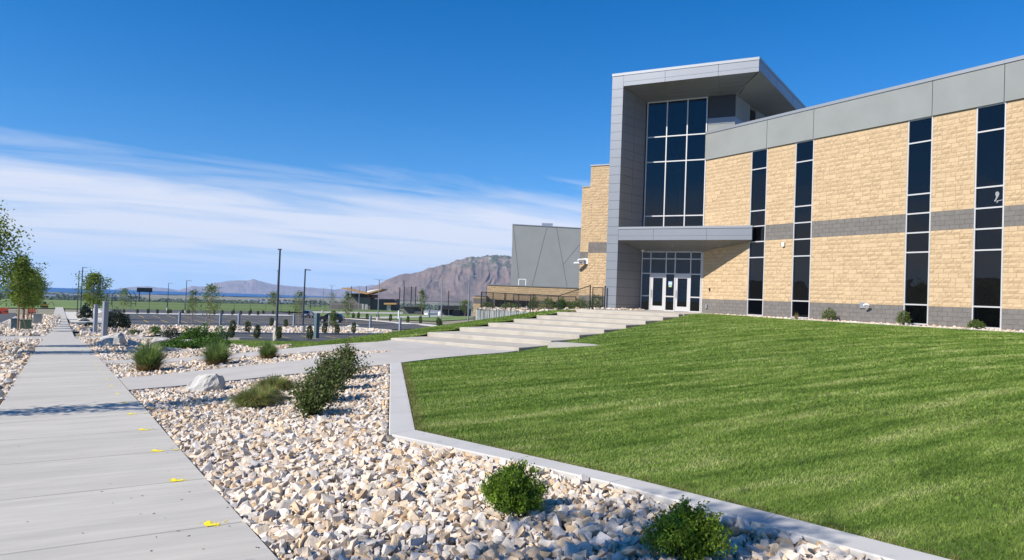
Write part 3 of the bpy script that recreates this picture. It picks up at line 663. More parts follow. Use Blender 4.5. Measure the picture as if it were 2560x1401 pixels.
# ================================================================== school building
FL = -0.66
bld = empty('school_building', (31,20,-.8), 'tan block school building with grey fascia and tall portal entrance', 'building')
def frame(o, e, nrm):           # local wall frame: s along, d outwards, z up
    o = Vector(o); e = Vector(e); nrm = Vector(nrm)
    return lambda s, d, z: o+e*s+nrm*d+Vector((0,0,z))
def rough_block(l, h, rs, rough=True):
    nx, nz = (4, 2) if rough else (1, 1)
    gxx = np.linspace(0, l, nx+1); gzz = np.linspace(0, h, nz+1); V = []; 
    for j in range(nz+1):
        for i in range(nx+1):
            edge = i in (0,nx) or j in (0,nz)
            d = .016 if not rough else (rs.uniform(.006,.016) if edge else rs.uniform(.014,.040))
            ox = 0 if edge else rs.uniform(-.02,.02)*l/.4
            V.append((gxx[i]+ox, d, gzz[j]))
    F = [(j*(nx+1)+i, j*(nx+1)+i+1, (j+1)*(nx+1)+i+1, (j+1)*(nx+1)+i) for j in range(nz) for i in range(nx)]
    ring = [i for i in range(nx+1)]+[j*(nx+1)+nx for j in range(1,nz+1)]+[nz*(nx+1)+i for i in range(nx-1,-1,-1)]+[j*(nx+1) for j in range(nz-1,0,-1)]
    b = len(V); V += [(V[r][0], -.03, V[r][2]) for r in ring]; m = len(ring)
    F += [(ring[k], b+k, b+(k+1)%m, ring[(k+1)%m]) for k in range(m)]
    return V, F
def block_wall(fr, s0, s1, z0, z1, openings, bands, parent, seed, singles=None, smooth_p=.2):
    """fr frame; bands: list of (zlo, zhi) grey; returns nothing; makes tan, smooth and grey pieces"""
    rs = np.random.default_rng(seed); H = .2032; gap = .0045
    acc = {'block':[[],[],[],0], 'smooth':[[],[],[],0], 'grey':[[],[],[],0]}; one = []
    nrow = int(round((z1-z0)/H))
    for r in range(nrow):
        za = z0+r*H; zb = min(za+H, z1); zm = (za+zb)/2
        grey = any(a-1e-3 < zm < b+1e-3 for a, b in bands)
        segs = [(s0, s1)]
        for oa, ob, oza, ozb in openings:
            if oza < zm < ozb:
                ns = []
                for a, b in segs:
                    if ob <= a or oa >= b: ns.append((a,b))
                    else:
                        if oa-a > .03: ns.append((a,oa))
                        if b-ob > .03: ns.append((ob,b))
                segs = ns
        for a, b in segs:
            p = a; first = True
            while p < b-.02:
                l = .4 if grey else float(rs.choice([.4,.4,.4,.3,.2,.5]))
                if first and r % 2: l = .2 if l >= .3 else l
                first = False
                if b-(p+l) < .12: l = b-p
                kind = 'grey' if grey else ('smooth' if rs.random() < smooth_p else 'block')
                one.append((p+gap, za+gap, l-2*gap, (zb-za)-2*gap, kind)); p += l
    pick = set()
    if singles:
        k, fn = singles
        pick = set(sorted((i for i in range(len(one)) if fn(one[i]) is not None), key=lambda i: fn(one[i]))[:k])
    mats = {'block': MT['block'], 'smooth': MT['blocksm'], 'grey': MT['greyblock']}
    proto = {kd: [rough_block(1.0, 1.0, np.random.default_rng(q), kd == 'block') for q in range(10 if kd == 'block' else 1)] for kd in mats}
    pm = {}
    O = np.array(ORG[parent.name][:])
    for i, (s, z, l, h, kd) in enumerate(one):
        q = rs.integers(len(proto[kd])); V, F = proto[kd][q]; V = np.array(V)
        if i in pick:
            key = (kd, int(q), round(l,2), round(h,3))
            if key not in pm:
                mb = MB(); mb.add([tuple(fr(v[0]*l, v[1], v[2]*h)-fr(0,0,0)) for v in V], F); pm[key] = mb.mesh('block'); pm[key].materials.append(mats[kd])
            ob = bpy.data.objects.new('block', pm[key]); COL.objects.link(ob); ob.parent = parent; ob.location = fr(s,0,z)-Vector(O)
        else:
            A = acc[kd]; base = A[3]
            P = [fr(s+v[0]*l, v[1], z+v[2]*h) for v in V]
            A[0].append(np.array([p[:] for p in P])-O); A[1] += [[base+x for x in f] for f in F]; A[2].append(np.full(len(V), rs.random())); A[3] += len(V)
    for kd, A in acc.items():
        if not A[0]: continue
        o = obj({'block':'split_face_courses','smooth':'smooth_block_courses','grey':'grey_block_courses'}[kd], np_mesh(kd, np.vstack(A[0]), np.array(A[1]), attr={'rnd': np.concatenate(A[2])}), mats[kd], parent); o['kind'] = 'stuff'

YE = 3.0                                   # near end of the wing, outside the frame
WINS = [(27.48,26.38),(24.60,23.50),(18.68,17.58),(15.82,14.70),(9.90,8.78),(7.02,5.90)]
ff = frame((31,30.9,0), (0,-1,0), (-1,0,0))           # s = 30.9 - Y
wall = MB()
ops = [(30.9-a, 30.9-b, FL-.1, 8.4) for a, b in WINS]
edges = [0]+[v for o_ in ops for v in o_[:2]]+[30.9-YE]
for a, b in zip(edges[::2], edges[1::2]):
    P = [ff(a,0,-1.2),ff(b,0,-1.2),ff(b,-.25,-1.2),ff(a,-.25,-1.2),ff(a,0,8.4),ff(b,0,8.4),ff(b,-.25,8.4),ff(a,-.25,8.4)]; wall.hexa(P)
w_ = wall.build('wall', MT['mortar'], bld)
block_wall(ff, 0, 30.9-YE, FL, 8.38, ops, [(FL,.155),(3.36,4.17)], w_, 3, (300, lambda b: (math.hypot(31, 30.9-b[0]) if 13.6 < 30.9-b[0] < 21 else None)))
def winstack(y1, y0, parent):
    yl, yr = y1, y0
    mb = MB(); zt = [8.36,7.34,5.05,4.205,3.36,2.50,.21,FL+.03]; d = .03; x0, x1 = 31-.012, 31.10
    mb.box(x0,x1,yr,yr+.055,FL-.02,8.38); mb.box(x0,x1,yl-.055,yl,FL-.02,8.38)
    for z in zt: mb.box(x0+.002,x1-.002,yr+.055,yl-.055,z-.03,z+.03)
    wdw = mb.build('window', MT['alu'], parent)
    for a, b in zip(zt[1:], zt[:-1]):
        MB().box(31.05,31.062,yr+.056,yl-.056,a+.031,b-.031).build('pane', MT['shadeglass'] if a < 2.0 and b > 1 else MT['glass'], wdw)
    # slim dark sealant joints against the blocks
    MB().box(31.0,31.2,yr-.02,yr-.002,FL-.02,8.38).box(31.0,31.2,yl+.002,yl+.02,FL-.02,8.38).build('reveal', MT['joint'], wdw)
for a, b in WINS: winstack(a, b, bld)
# grey stucco fascia in panels, metal coping
js = [30.93,26.42,23.52,17.60,14.76,8.80,5.92,YE]
for a, b in zip(js[:-1], js[1:]): MB().box(30.92,31.1,b+.012,a-.012,8.385,9.905).build('fascia_panel', MT['eifs'], bld)
MB().box(30.95,31.12,YE,30.93,8.40,9.90).build('fascia_backing', MT['joint'], bld)
for a, b in zip(js[:-1:2], js[2::2]+[YE]): MB().box(30.885,31.35,b+.002,a-.002,9.915,10.06).build('coping', MT['coping'], bld)
MB().box(31.13,58,YE+.1,30.85,9.3,9.75).build('roof', MT['eifs'], bld)
MB().box(31.3,57.8,YE+.2,YE+.5,-1.2,9.3).box(57.5,58,YE+.2,30.5,-1.2,9.3).build('end_wall', MT['mortar'], bld)
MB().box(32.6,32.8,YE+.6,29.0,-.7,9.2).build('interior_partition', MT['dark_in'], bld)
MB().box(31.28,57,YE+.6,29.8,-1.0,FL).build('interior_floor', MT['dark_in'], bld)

# ------------- entrance portal
def U3(u, n, z): x, y = un(u, n); return Vector((x, y, z))
def ubox(mb, u0, u1, n0, n1, z0, z1):
    return mb.hexa([U3(u0,n0,z0),U3(u1,n0,z0),U3(u1,n1,z0),U3(u0,n1,z0),U3(u0,n0,z1),U3(u1,n0,z1),U3(u1,n1,z1),U3(u0,n1,z1)])
NF = 2.3; PI_, PO = 4.49, 5.19; SOF, RT = 12.64, 13.44
ubox(MB(), PI_+.03, PO, -8.5, NF-.035, -1.2, RT-.3).build('portal_core', MT['joint'], bld)
zj = [-.72,-.36]+[-.36+.514*k for k in range(1,27)]; zj[-1] = 13.26
for a, b in zip(zj[:-1], zj[1:]):
    ubox(MB(), PI_+.004, PO, NF-.034, NF, a+.007, b-.007).build('pier_panel', MT['panel'], bld)
# splayed inner cheek of the portal, two panels per course
def cheek(t, off, z): a = U3(PI_,NF-.02,z); b = U3(3.76,0,z); d = (b-a); nn = Vector((-d.y,d.x,0)).normalized(); nn = nn if nn.dot(U3(0,0,0)-U3(1,0,0)) > 0 else -nn; return a+d*t+nn*off
for a, b in zip(zj[:-1], zj[1:]):
    if a > 12.7: continue
    for t0, t1 in ((.002,.497),(.503,1.0)):
        P = [cheek(t0,0,a+.007),cheek(t1,0,a+.007),cheek(t1,-.04,a+.007),cheek(t0,-.04,a+.007)]; P += [p+Vector((0,0,b-a-.014)) for p in P]
        MB().hexa(P).build('cheek_panel', MT['panel'], bld)
P = [cheek(0,-.02,-1),cheek(1,-.02,-1),cheek(1,-.3,-1),cheek(0.1,-.3,-1)]; MB().hexa(P+[p+Vector((0,0,13.4)) for p in P]).build('cheek_backing', MT['joint'], bld)
# roof: fascia panels, coping, sloping soffits
UR = -3.24
for a, b in ((PI_,1.97),(1.97,-1.06),(-1.06,UR)):
    ubox(MB(), b+.008, a-.008, NF-.034, NF, SOF+.245, RT-.165).build('roof_fascia_panel', MT['panel'], bld)
    ubox(MB(), b+.008, a-.008, NF-.05, NF-.004, SOF, SOF+.235).build('roof_fascia_panel', MT['panel'], bld)
ubox(MB(), UR-.01, PO+.02, NF-.3, NF+.025, RT-.155, RT).build('coping', MT['coping'], bld)
UB, NB = -4.47, -9.2
def side(t, off, z):
    a = U3(UR,NF,z); b = U3(UB,NB,z); d = (b-a); nn = Vector((d.y,-d.x,0)).normalized(); nn = nn if nn.dot(U3(-1,0,0)-U3(0,0,0)) > 0 else -nn; return a+d*t+nn*off
for t0, t1 in ((.003,.33),(.333,.663),(.666,1)):
    P = [side(t0,0,SOF),side(t1,0,SOF),side(t1,-.06,SOF),side(t0,-.06,SOF)]; MB().hexa(P+[p+Vector((0,0,RT-.165-SOF)) for p in P]).build('roof_fascia_panel', MT['panel'], bld)
P = [side(0,.02,RT-.155),side(1,.02,RT-.155),side(1,-.4,RT-.155),side(0,-.4,RT-.155)]; MB().hexa(P+[p+Vector((0,0,.155)) for p in P]).build('coping', MT['coping'], bld)
MB().add([U3(PO,NF-.1,RT-.2),U3(UR+.07,NF-.1,RT-.2),U3(UB+.07,NB,RT-.2),U3(PO,NB,RT-.2)], [(0,1,2,3)]).build('roof', MT['coping'], bld)
CU, CN, CZ = -1.6, 0.0, 12.16            # tower corner
rows = 5
for k in range(rows):
    t0, t1 = k/rows, (k+1)/rows
    def sp_(u_front, u_back, t): return u_front+(u_back-u_front)*t
    cuts = [(PI_-.03,3.75),(1.97,1.9),(-1.06,-.75),(UR+.05,CU)]
    for (fa, ba), (fb, bb) in zip(cuts[:-1], cuts[1:]):
        e = .006
        pts = []
        for t, s_ in ((t0+.004,0),(t1-.004,0)):
            n = NF-.05-(NF-.05)*t; z = SOF+.004+(CZ-SOF)*t
            pts.append((U3(sp_(fa,ba,t)-e,n,z), U3(sp_(fb,bb,t)+e,n,z)))
        (a1, b1), (a2, b2) = pts
        MB().hexa([a1,b1,b2,a2]+[p+Vector((0,0,.03)) for p in (a1,b1,b2,a2)]).build('soffit_panel', MT['panel'], bld)
MB().add([U3(PI_,NF-.05,SOF+.04),U3(UR,NF-.05,SOF+.04),U3(CU-.2,-.1,CZ+.03),U3(3.9,-.1,CZ+.03)], [(0,1,2,3)]).build('soffit_backing', MT['joint'], bld)
bu, bn = -2.75, -9.2
a, b, c_, d = U3(UR-.04,NF-.06,SOF+.01), U3(CU,CN,CZ+.01), U3(bu,bn,CZ+.01), U3(UB+.02,NB,SOF+.01)
MB().hexa([a,b,c_,d]+[p+Vector((0,0,.05)) for p in (a,b,c_,d)]).build('side_soffit', MT['eifs'], bld)
# tower above the wing roof: lit stucco, metal band, dark ribbon glass, receding side wall
ubox(MB(), CU, -.035, -.28, 0, 9.0, 10.49).build('tower_wall', MT['eifs'], bld)
ubox(MB(), CU-.01, -.035, -.28, .02, 10.50, 10.86).build('tower_band', MT['panel'], bld)
ubox(MB(), CU, -.035, -.28, -.03, 10.87, CZ+.02).build('tower_recess_panel', MT['darkpanel'], bld)
def tside(t, off, z):
    a = U3(CU,CN,z); b = U3(bu,bn,z); d = (b-a); nn = Vector((d.y,-d.x,0)).normalized(); nn = nn if nn.dot(U3(-1,0,0)-U3(0,0,0)) > 0 else -nn; return a+d*t+nn*off
for t0, t1, z0, z1, nm, m_ in ((.005,.30,10.87,CZ,'tower_side_wall',MT['eifs']),(.0,1,9.0,10.5,'tower_side_wall',MT['eifs']),(.0,1,10.505,10.86,'tower_band',MT['panel']),(.305,.42,10.87,CZ-.2,'tower_side_glass',MT['glass']),(.425,1,10.87,CZ,'tower_side_wall',MT['eifs'])):
    P = [tside(t0,0,z0),tside(t1,0,z0),tside(t1,-.2,z0),tside(t0,-.2,z0)]; MB().hexa(P+[p+Vector((0,0,z1-z0)) for p in P]).build(nm, m_, bld)
# upper curtain wall
def cw_bar(mb, u0, u1, z0, z1, d=.05): return ubox(mb, u0, u1, -.10, d, z0, z1)
cw = empty('_tmp', (0,0,0)); bpy.data.objects.remove(cw)
vs_ = [.03,1.18,2.43,3.66]; hs_ = [4.0,5.11,8.43,9.97,12.13]
mb = MB()
for u in vs_: cw_bar(mb, u-.032, u+.032, 4.0, 12.16)
for z in hs_[1:]:
    for a, b in zip(vs_[:-1], vs_[1:]): cw_bar(mb, a+.032, b-.032, z-.032, z+.032, .046)
cwo = mb.build('curtain_wall', MT['alu'], bld)
for a, b in zip(vs_[:-1], vs_[1:]):
    for z0, z1 in zip(hs_[:-1], hs_[1:]):
        ubox(MB(), a+.034, b-.034, -.03, -.018, z0+.034, z1-.034).build('pane', MT['lobbyglass'], cwo)
# doors, sidelights and transoms
dv = [.08,.70,1.64,2.19,3.15,3.70]; mb = MB()
for u in dv: ubox(mb, u-.03, u+.03, -.10, .05, FL, 2.93)
for z in (1.60,2.50,2.92):
    for a, b in zip(dv[:-1], dv[1:]): ubox(mb, a+.03, b-.03, -.09, .046, z-.03, z+.03)
for i in (0,2,4):
    a, b = dv[i], dv[i+1]
    for z in (.23, FL+.035): ubox(mb, a+.03, b-.03, -.09, .046, z-.035, z+.035)
ubox(mb, -.04, .045, -.12, .03, FL, 2.93)
df = mb.build('entrance_frame', MT['alu'], bld)
for i, (a, b) in enumerate(zip(dv[:-1], dv[1:])):
    for z0, z1 in ((1.63,2.47),(2.53,2.89)): ubox(MB(), a+.032, b-.032, -.03, -.018, z0, z1).build('pane', MT['lobbyglass'], df)
    if i % 2 == 0:
        for z0, z1 in ((FL+.075,.19),(.27,1.565)): ubox(MB(), a+.032, b-.032, -.03, -.018, z0, z1).build('pane', MT['lobbyglass'], df)
for a, b in ((.73,1.61),(2.22,3.12)):
    m_ = MB(); st = .15
    ubox(m_, a+.004, a+st, -.05, .03, FL+.02, 1.565); ubox(m_, b-st, b-.004, -.05, .03, FL+.02, 1.565)
    ubox(m_, a+st, b-st, -.05, .028, 1.34, 1.565); ubox(m_, a+st, b-st, -.05, .028, FL+.02, FL+.30)
    dr = m_.build('door', MT['alu'], bld)
    ubox(MB(), a+st+.002, b-st-.002, -.02, -.008, FL+.302, 1.338).build('pane', MT['lobbyglass'], dr)
    ubox(MB(), a+st-.02, b-st+.02, -.13, -.055, .385, .455).build('push_bar', MT['cream'], dr)
    h_ = MB(); h_.tube(U3(b-.07,.075,.15), U3(b-.07,.075,.62), .014); h_.tube(U3(b-.07,.03,.18), U3(b-.07,.075,.18), .01); h_.tube(U3(b-.07,.03,.59), U3(b-.07,.075,.59), .01); h_.build('handle', MT['galv'], dr)
# notice on the middle glass
st_ = empty('door_notice', U3(1.915,-.006,.95), 'small blue and green paper notice on glass between the doors', 'notice')
ubox(MB(), 1.80,2.03,-.016,-.010,.90,1.14).build('upper_sheet', mat('notice_blue',(0.30,0.45,0.62),.6), st_)
ubox(MB(), 1.82,2.01,-.016,-.009,.80,.895).build('lower_sheet', mat('notice_green',(0.38,0.50,0.22),.6), st_)
ubox(MB(), 1.83,2.00,-.009,-.007,1.0,1.05).build('print_line', MT['white'], st_)
# canopy over the doors
CL, CR, CT, CB = PI_, -3.13, 4.23, 3.45
for a, b in ((CL-.002,2.36),(2.36,-.69),(-.69,CR)):
    ubox(MB(), b+.006, a-.006, NF-.034, NF, CB+.245, CT-.135).build('canopy_fascia_panel', MT['panel'], bld)
    ubox(MB(), b+.006, a-.006, NF-.05, NF-.004, CB, CB+.237).build('canopy_fascia_panel', MT['panel'], bld)
ubox(MB(), CR-.02, CL-.002, NF-.3, NF+.03, CT-.125, CT).build('canopy_coping', MT['coping'], bld)
zs = lambda n: 2.96+(CB-2.96)*n/NF
endn = NF-.36
for (fa, ba), (fb, bb) in zip(((CL,3.75),(2.36,2.2),(-.69,-.35)), ((2.36,2.2),(-.69,-.35),(CR+.04,None))):
    if bb is None:
        xf, yf = un(CR+.04, NF-.06)
        pts = [U3(fa-.006,NF-.06,zs(NF)), U3(CR+.04,NF-.06,zs(NF)), U3(CR+.04,endn,zs(endn)), Vector((30.93,30.6,zs(.25))), U3(.02,.06,zs(.06)), ]
        pts = [U3(fa-.006,NF-.06,zs(NF)), U3(CR+.04,NF-.06,zs(NF)), U3(CR+.04,endn+.02,zs(endn)), U3(-.12,.09,zs(.1)), ]
        q = U3(-.69-.006,NF-.06,zs(NF))
        pts = [q, pts[1], pts[2], pts[3], U3(-.0,.055,zs(.05))]
    else:
        pts = [U3(fa-.006,NF-.06,zs(NF)), U3(fb+.006,NF-.06,zs(NF)), U3(bb+.006 if bb > -.3 else .0+.006,.055,zs(.05)), U3(ba-.006,.055,zs(.05))]
    k = len(pts); MB().add([p for p in pts]+[p+Vector((0,0,.05)) for p in pts], [tuple(range(k-1,-1,-1)), tuple(range(k,2*k))]+[(i,(i+1)%k,k+(i+1)%k,k+i) for i in range(k)]).build('canopy_soffit_panel', MT['panel'], bld)
top = [U3(CL,NF-.05,CT-.16), U3(CR+.03,NF-.05,CT-.16), U3(CR+.03,endn+.03,CT-.16), U3(-.06,.07,CT-.16), U3(3.9,.06,CT-.16)]
MB().add(top, [(0,1,2,3,4)]).build('canopy_top', MT['coping'], bld)
e0, e1 = U3(CR,NF,CB), U3(CR,endn-.02,CB)
MB().hexa([e0,U3(CR+.04,NF-.01,CB),U3(CR+.04,endn,CB),e1]+[p+Vector((0,0,CT-.13-CB)) for p in (e0,U3(CR+.04,NF-.01,CB),U3(CR+.04,endn,CB),e1)]).build('canopy_end_panel', MT['panel'], bld)
ubox(MB(), .0, 3.75, -.1, .04, 2.955, 4.02).build('spandrel', MT['panel'], bld)
for u in (1.55,-1.2):
    c0 = U3(u,1.15,zs(1.15)-.012); mb = MB(); mb.lathe([(.085,0),(.09,.012)], c0, 14); mb.build('downlight', MT['white'], bld)
# lobby seen through the glass
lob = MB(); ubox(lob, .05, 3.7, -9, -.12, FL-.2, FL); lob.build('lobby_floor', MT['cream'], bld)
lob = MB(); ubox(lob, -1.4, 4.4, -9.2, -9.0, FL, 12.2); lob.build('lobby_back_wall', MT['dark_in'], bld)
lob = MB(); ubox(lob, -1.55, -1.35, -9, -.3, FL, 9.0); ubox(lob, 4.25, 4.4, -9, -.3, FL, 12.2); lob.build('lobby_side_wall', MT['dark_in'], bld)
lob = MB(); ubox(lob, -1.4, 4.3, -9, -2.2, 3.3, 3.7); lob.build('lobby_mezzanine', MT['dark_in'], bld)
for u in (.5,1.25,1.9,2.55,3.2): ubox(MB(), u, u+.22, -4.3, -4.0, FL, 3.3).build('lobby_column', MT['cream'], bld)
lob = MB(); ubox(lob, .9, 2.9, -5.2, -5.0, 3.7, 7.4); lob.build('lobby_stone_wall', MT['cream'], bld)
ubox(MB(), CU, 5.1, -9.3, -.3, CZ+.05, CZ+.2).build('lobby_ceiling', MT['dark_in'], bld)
# steel frame inside the upper glass
mb = MB(); mb.tube(U3(.3,-1.2,8.9), U3(2.6,-2.4,8.1), .05); mb.tube(U3(2.4,-1.2,9.6), U3(1.6,-3.0,8.7), .05); mb.build('lobby_brace', MT['cream'], bld)

# small fittings on the walls
def wallbox(name, Y, z, w, h, d, m, label, cat): return tag(MB().box(31-.055-d,31-.05,Y-w/2,Y+w/2,z-h/2,z+h/2).build(name, m, bevel=.008), label, cat)
wallbox('alarm_strobe', 25.15, 3.13, .16, .22, .06, MT['white'], 'small white alarm box on tan blocks between the first two windows', 'alarm')
wallbox('card_reader', 30.25, .72, .08, .17, .03, MT['black'], 'small black card reader on tan wall right of doors', 'card reader')
wallbox('hose_bib', 30.45, -.28, .12, .22, .05, MT['galv'], 'metal hose tap box low on grey blocks right of doors', 'tap')
wallbox('vent_plate', 20.62, .10, .24, .28, .02, MT['galv'], 'flat square metal plate beside the round wall fitting', 'plate')
fd = empty('wall_fitting', (30.94,20.3,.05), 'round metal pipe fitting on the grey base between windows', 'pipe fitting')
mb = MB(); mb.tube((30.95,20.3,.08),(30.78,20.3,.08),.06,.06,12); mb.build('body', MT['galv'], fd)
mb = MB(); mb.tube((30.78,20.3,.08),(30.74,20.28,.04),.15,.13,16); mb.build('cap', MT['white'], fd)
def dome(name, c, label):
    e = empty(name, c, label, 'camera'); mb = MB(); mb.lathe([(.10,0.0),(.10,.05),(.06,.06)], c, 14); mb.build('base', MT['white'], e)
    mb = MB(); mb.lathe([(.01,-.075),(.045,-.065),(.075,-.035),(.08,0)], c, 14); mb.build('dome', MT['white'], e, smooth=True)
dome('dome_camera', U3(3.6,.35,zs(.35)-.065), 'white dome camera under the canopy above the doors')

# ------------- stepped block walls left of the portal
def towerblock(u0, u1, n, z1, depth, seed, bands):
    f = frame(U3(u1,n,0), U3(0,0,0)-U3(1,0,0), Vector((NN[0],NN[1],0)))
    mb = MB(); ubox(mb, u0, u1, n-depth, n, -3.2, z1); w = mb.build('side_block', MT['mortar'], bld)
    block_wall(f, 0, u1-u0, -1.47, z1-.02, [], bands, w, seed)
    ubox(MB(), u0-.03, u1+.03, n-.35, n+.08, z1-.01, z1+.09).build('coping', MT['coping'], bld)
towerblock(5.25, 10.78, -8.6, 10.10, 3.0, 21, [(-1.47,.155),(3.36,4.17)])
towerblock(10.82, 15.95, -19.4, 10.30, 3.0, 22, [(-1.47,.155),(3.36,4.17)])
cc_ = empty('wall_camera', U3(15.2,-19.2,3.3), 'white twin security camera on the corner of the tan block wall', 'camera')
mb = MB(); ubox(mb, 15.0,15.5,-19.33,-19.2,3.1,3.6); mb.build('bracket', MT['white'], cc_)
for du, dz in ((.35,.15),(.75,-.15)):
    mb = MB(); mb.tube(U3(15.3+du*.3,-19.1,3.3+dz), U3(15.5+du,-18.7,3.25+dz), .14, .12, 10); mb.build('camera_body', MT['white'], cc_)
# big grey stucco box behind
EB = Vector((.865,-.503,0)); NB_ = Vector((-.503,-.865,0))
aud = empty('auditorium', (60,92,-6), 'large plain grey stucco block with slanted seams behind the tan wall', 'building')
A0 = Vector((55.1,95.0,0)); 
def aud_q(s, d, z): return A0+EB*s+NB_*d+Vector((0,0,z))
P = [aud_q(0,0,-7),aud_q(26,0,-7),aud_q(26,-24,-7),aud_q(0,-24,-7),aud_q(0,0,10.7),aud_q(26,0,10.2),aud_q(26,-24,10.2),aud_q(0,-24,10.7)]
MB().hexa(P).build('wall', MT['stucco2'], aud)
P = [aud_q(-.05,.06,10.705),aud_q(26,.06,10.205),aud_q(26,-24,10.205),aud_q(-.05,-24,10.705)]; MB().hexa(P+[p+Vector((0,0,.12)) for p in P]).build('coping', MT['coping'], aud)
def apx(px, py): return ((px-1282)/1790*110, (736.7+.037*(px-1282)-py)/1790*110)
for (x0,y0),(x1,y1) in (((1283.5,566),(1303,704)),((1367.5,569),(1336,715)),((1391.5,571),(1424,723)),((1451,612),(1411.5,661.5))):
    (s0,z0),(s1,z1) = apx(x0,y0), apx(x1,y1); dx, dz = s1-s0, z1-z0; L_ = math.hypot(dx,dz); wx, wz = -dz/L_*.022, dx/L_*.022
    P = [aud_q(s0-wx,.006,z0-wz),aud_q(s0+wx,.006,z0+wz),aud_q(s1+wx,.006,z1+wz),aud_q(s1-wx,.006,z1-wz)]; MB().add(P+[p-NB_*.004 for p in P], [(0,1,2,3),(7,6,5,4),(0,4,5,1),(1,5,6,2),(2,6,7,3),(3,7,4,0)]).build('seam', MT['joint'], aud)
P = [aud_q(4.6,-3,10.5),aud_q(6.3,-3,10.5),aud_q(6.3,-4.5,10.5),aud_q(4.6,-4.5,10.5)]; rv = tag(MB().hexa(P+[p+Vector((0,0,.95)) for p in P]).build('rooftop_vent', MT['galv'], None), 'white rooftop unit on top of the grey stucco block', 'vent')
# low tan wing in front of it
low = empty('low_wing', (42,68,-3), 'low tan block wing with dark windows behind the fence', 'building')
L0 = Vector((37.9,70.5,0))
def lowq(s, d, z): return L0+EB*s+NB_*d+Vector((0,0,z))
def lowbox(s0, s1, d0, d1, z0, z1): P = [lowq(s0,d1,z0),lowq(s1,d1,z0),lowq(s1,d0,z0),lowq(s0,d0,z0)]; return MB().hexa(P+[p+Vector((0,0,z1-z0)) for p in P])
wl_ = lowbox(0,12,-10,0,-4.5,.95).build('wall', MT['mortar'], low)
fl = frame(L0, EB, NB_)
lops = [(.9,5.6,-2.05,-.65),(7.2,11.0,-2.05,-.65)]
block_wall(fl, 0, 11.9, -3.0, .9, lops, [(-1.98,-.78)] if False else [(-3.0,-2.2),(-1.0,-.55)], wl_, 31)
for a, b, z0, z1 in lops:
    f_ = lowbox(a,b,-.02,.03,z0,z1).build('window', MT['glass'], low)
    for k in range(5): s_ = a+(b-a)*k/4; lowbox(s_-.03,s_+.03,.031,.05,z0,z1).build('mullion', MT['bronze'], f_)
lowbox(-.06,12,-10,.08,.955,1.06).build('coping', MT['coping'], low)
w2 = lowbox(-1.45,-.06,-7,.5,-4.5,-.3).build('lower_wall', MT['mortar'], low); f2 = frame(lowq(-1.45,.5,0), EB, NB_); block_wall(f2, 0, 1.38, -3.0, -.33, [], [(-3.0,-2.6),(-1.1,-.65)], w2, 33)
lowbox(-1.5,-.02,-7,.58,-.295,-.2).build('coping', MT['coping'], low)
# ladder frame on the roof of the wing
la = empty('roof_frame', lowq(3.8,-1,1.0), 'small white pipe frame standing on the low wing roof', 'frame')
mb = MB()
for s in (3.5,4.3): mb.tube(lowq(s,-1,.95), lowq(s,-1,1.75), .05)
mb.tube(lowq(3.5,-1,1.75), lowq(4.3,-1,1.75), .05); mb.build('rail', MT['white'], la)

# retained bed, stone faced retaining wall, black mesh fence with gate
def zbed(x, y): return np.interp(y, [33,35,40,46,70], [-.70,-.74,-1.12,-1.2,-1.2])
BEDR = [(25.3,48.8),(24.72,40.2),(25.6,36.3),un(5.25,2.2),un(5.3,-8.5),un(10.7,-8.5),un(10.9,-19.3),(40,53),(30,52.5)]
MT['farrock'] = mat('far_pale_rock', (0.60,0.55,0.48), 0.9, var=(4,0.35), bump=(5,0.8,0.1), col2=((0.40,0.33,0.26),3,0.5,0.7))
bedr = tag(drape('retained_rock_bed', BEDR, 0, MT['bedbase'], 1.0, zf=zbed), kind='structure')
def stones_at(parent, poly, spacing, smin, smax, zf):
    _g = globals()['g']; globals()['g'] = lambda x, y: zf(x, y)
    stones(parent, poly, spacing, smin, smax); globals()['g'] = _g
stones_at(bedr, BEDR, .26, .09, .19, zbed)
ret = empty('retaining_wall', (25,44.5,-3), 'grey retaining wall faced with upright slabs of stone below the fence', 'wall')
MB().hexa([(24.75,40.1,-4),(25.2,40.1,-4),(25.9,48.9,-4),(25.5,48.9,-4),(24.75,40.1,-1.16),(25.2,40.1,-1.16),(25.9,48.9,-1.16),(25.5,48.9,-1.16)]).build('core', MT['greymortar'], ret)
MT['slate'] = mat('grey_upright_stone', (0.33,0.34,0.33), 0.85, var=(3,0.2), bump=(14,0.5,0.03), rnd=0.28)
V = []; F = []; A = []
def slabs(p, q, n, top):
    for i in range(n):
        t0, t1 = i/n+.001, (i+1)/n-.001; a = Vector(p).lerp(Vector(q), t0); b = Vector(p).lerp(Vector(q), t1); d = (b-a).normalized(); o_ = Vector((d.y,-d.x,0)); o_ = o_ if o_.x < 0 or abs(o_.x) < .3 and o_.y < 0 else -o_
        dep = random.uniform(.04,.14); z1 = top+random.uniform(-.05,.06); z0 = -3.9; k = len(V)
        V.extend([(a.x,a.y,z0),(b.x,b.y,z0),(b.x+o_.x*dep,b.y+o_.y*dep,z0),(a.x+o_.x*dep,a.y+o_.y*dep,z0),(a.x,a.y,z1),(b.x,b.y,z1),(b.x+o_.x*dep,b.y+o_.y*dep,z1-.02),(a.x+o_.x*dep,a.y+o_.y*dep,z1-.02)])
        F.extend([(k,k+3,k+2,k+1),(k+4,k+5,k+6,k+7),(k,k+1,k+5,k+4),(k+1,k+2,k+6,k+5),(k+2,k+3,k+7,k+6),(k+3,k,k+4,k+7)]); A.extend([random.random()]*8)
slabs((25.5,48.9,0),(24.75,40.1,0),95,-1.13); slabs((24.75,40.1,0),(25.6,40.0,0),8,-1.13); slabs((30,52.6,0),(25.5,48.95,0),40,-1.13)
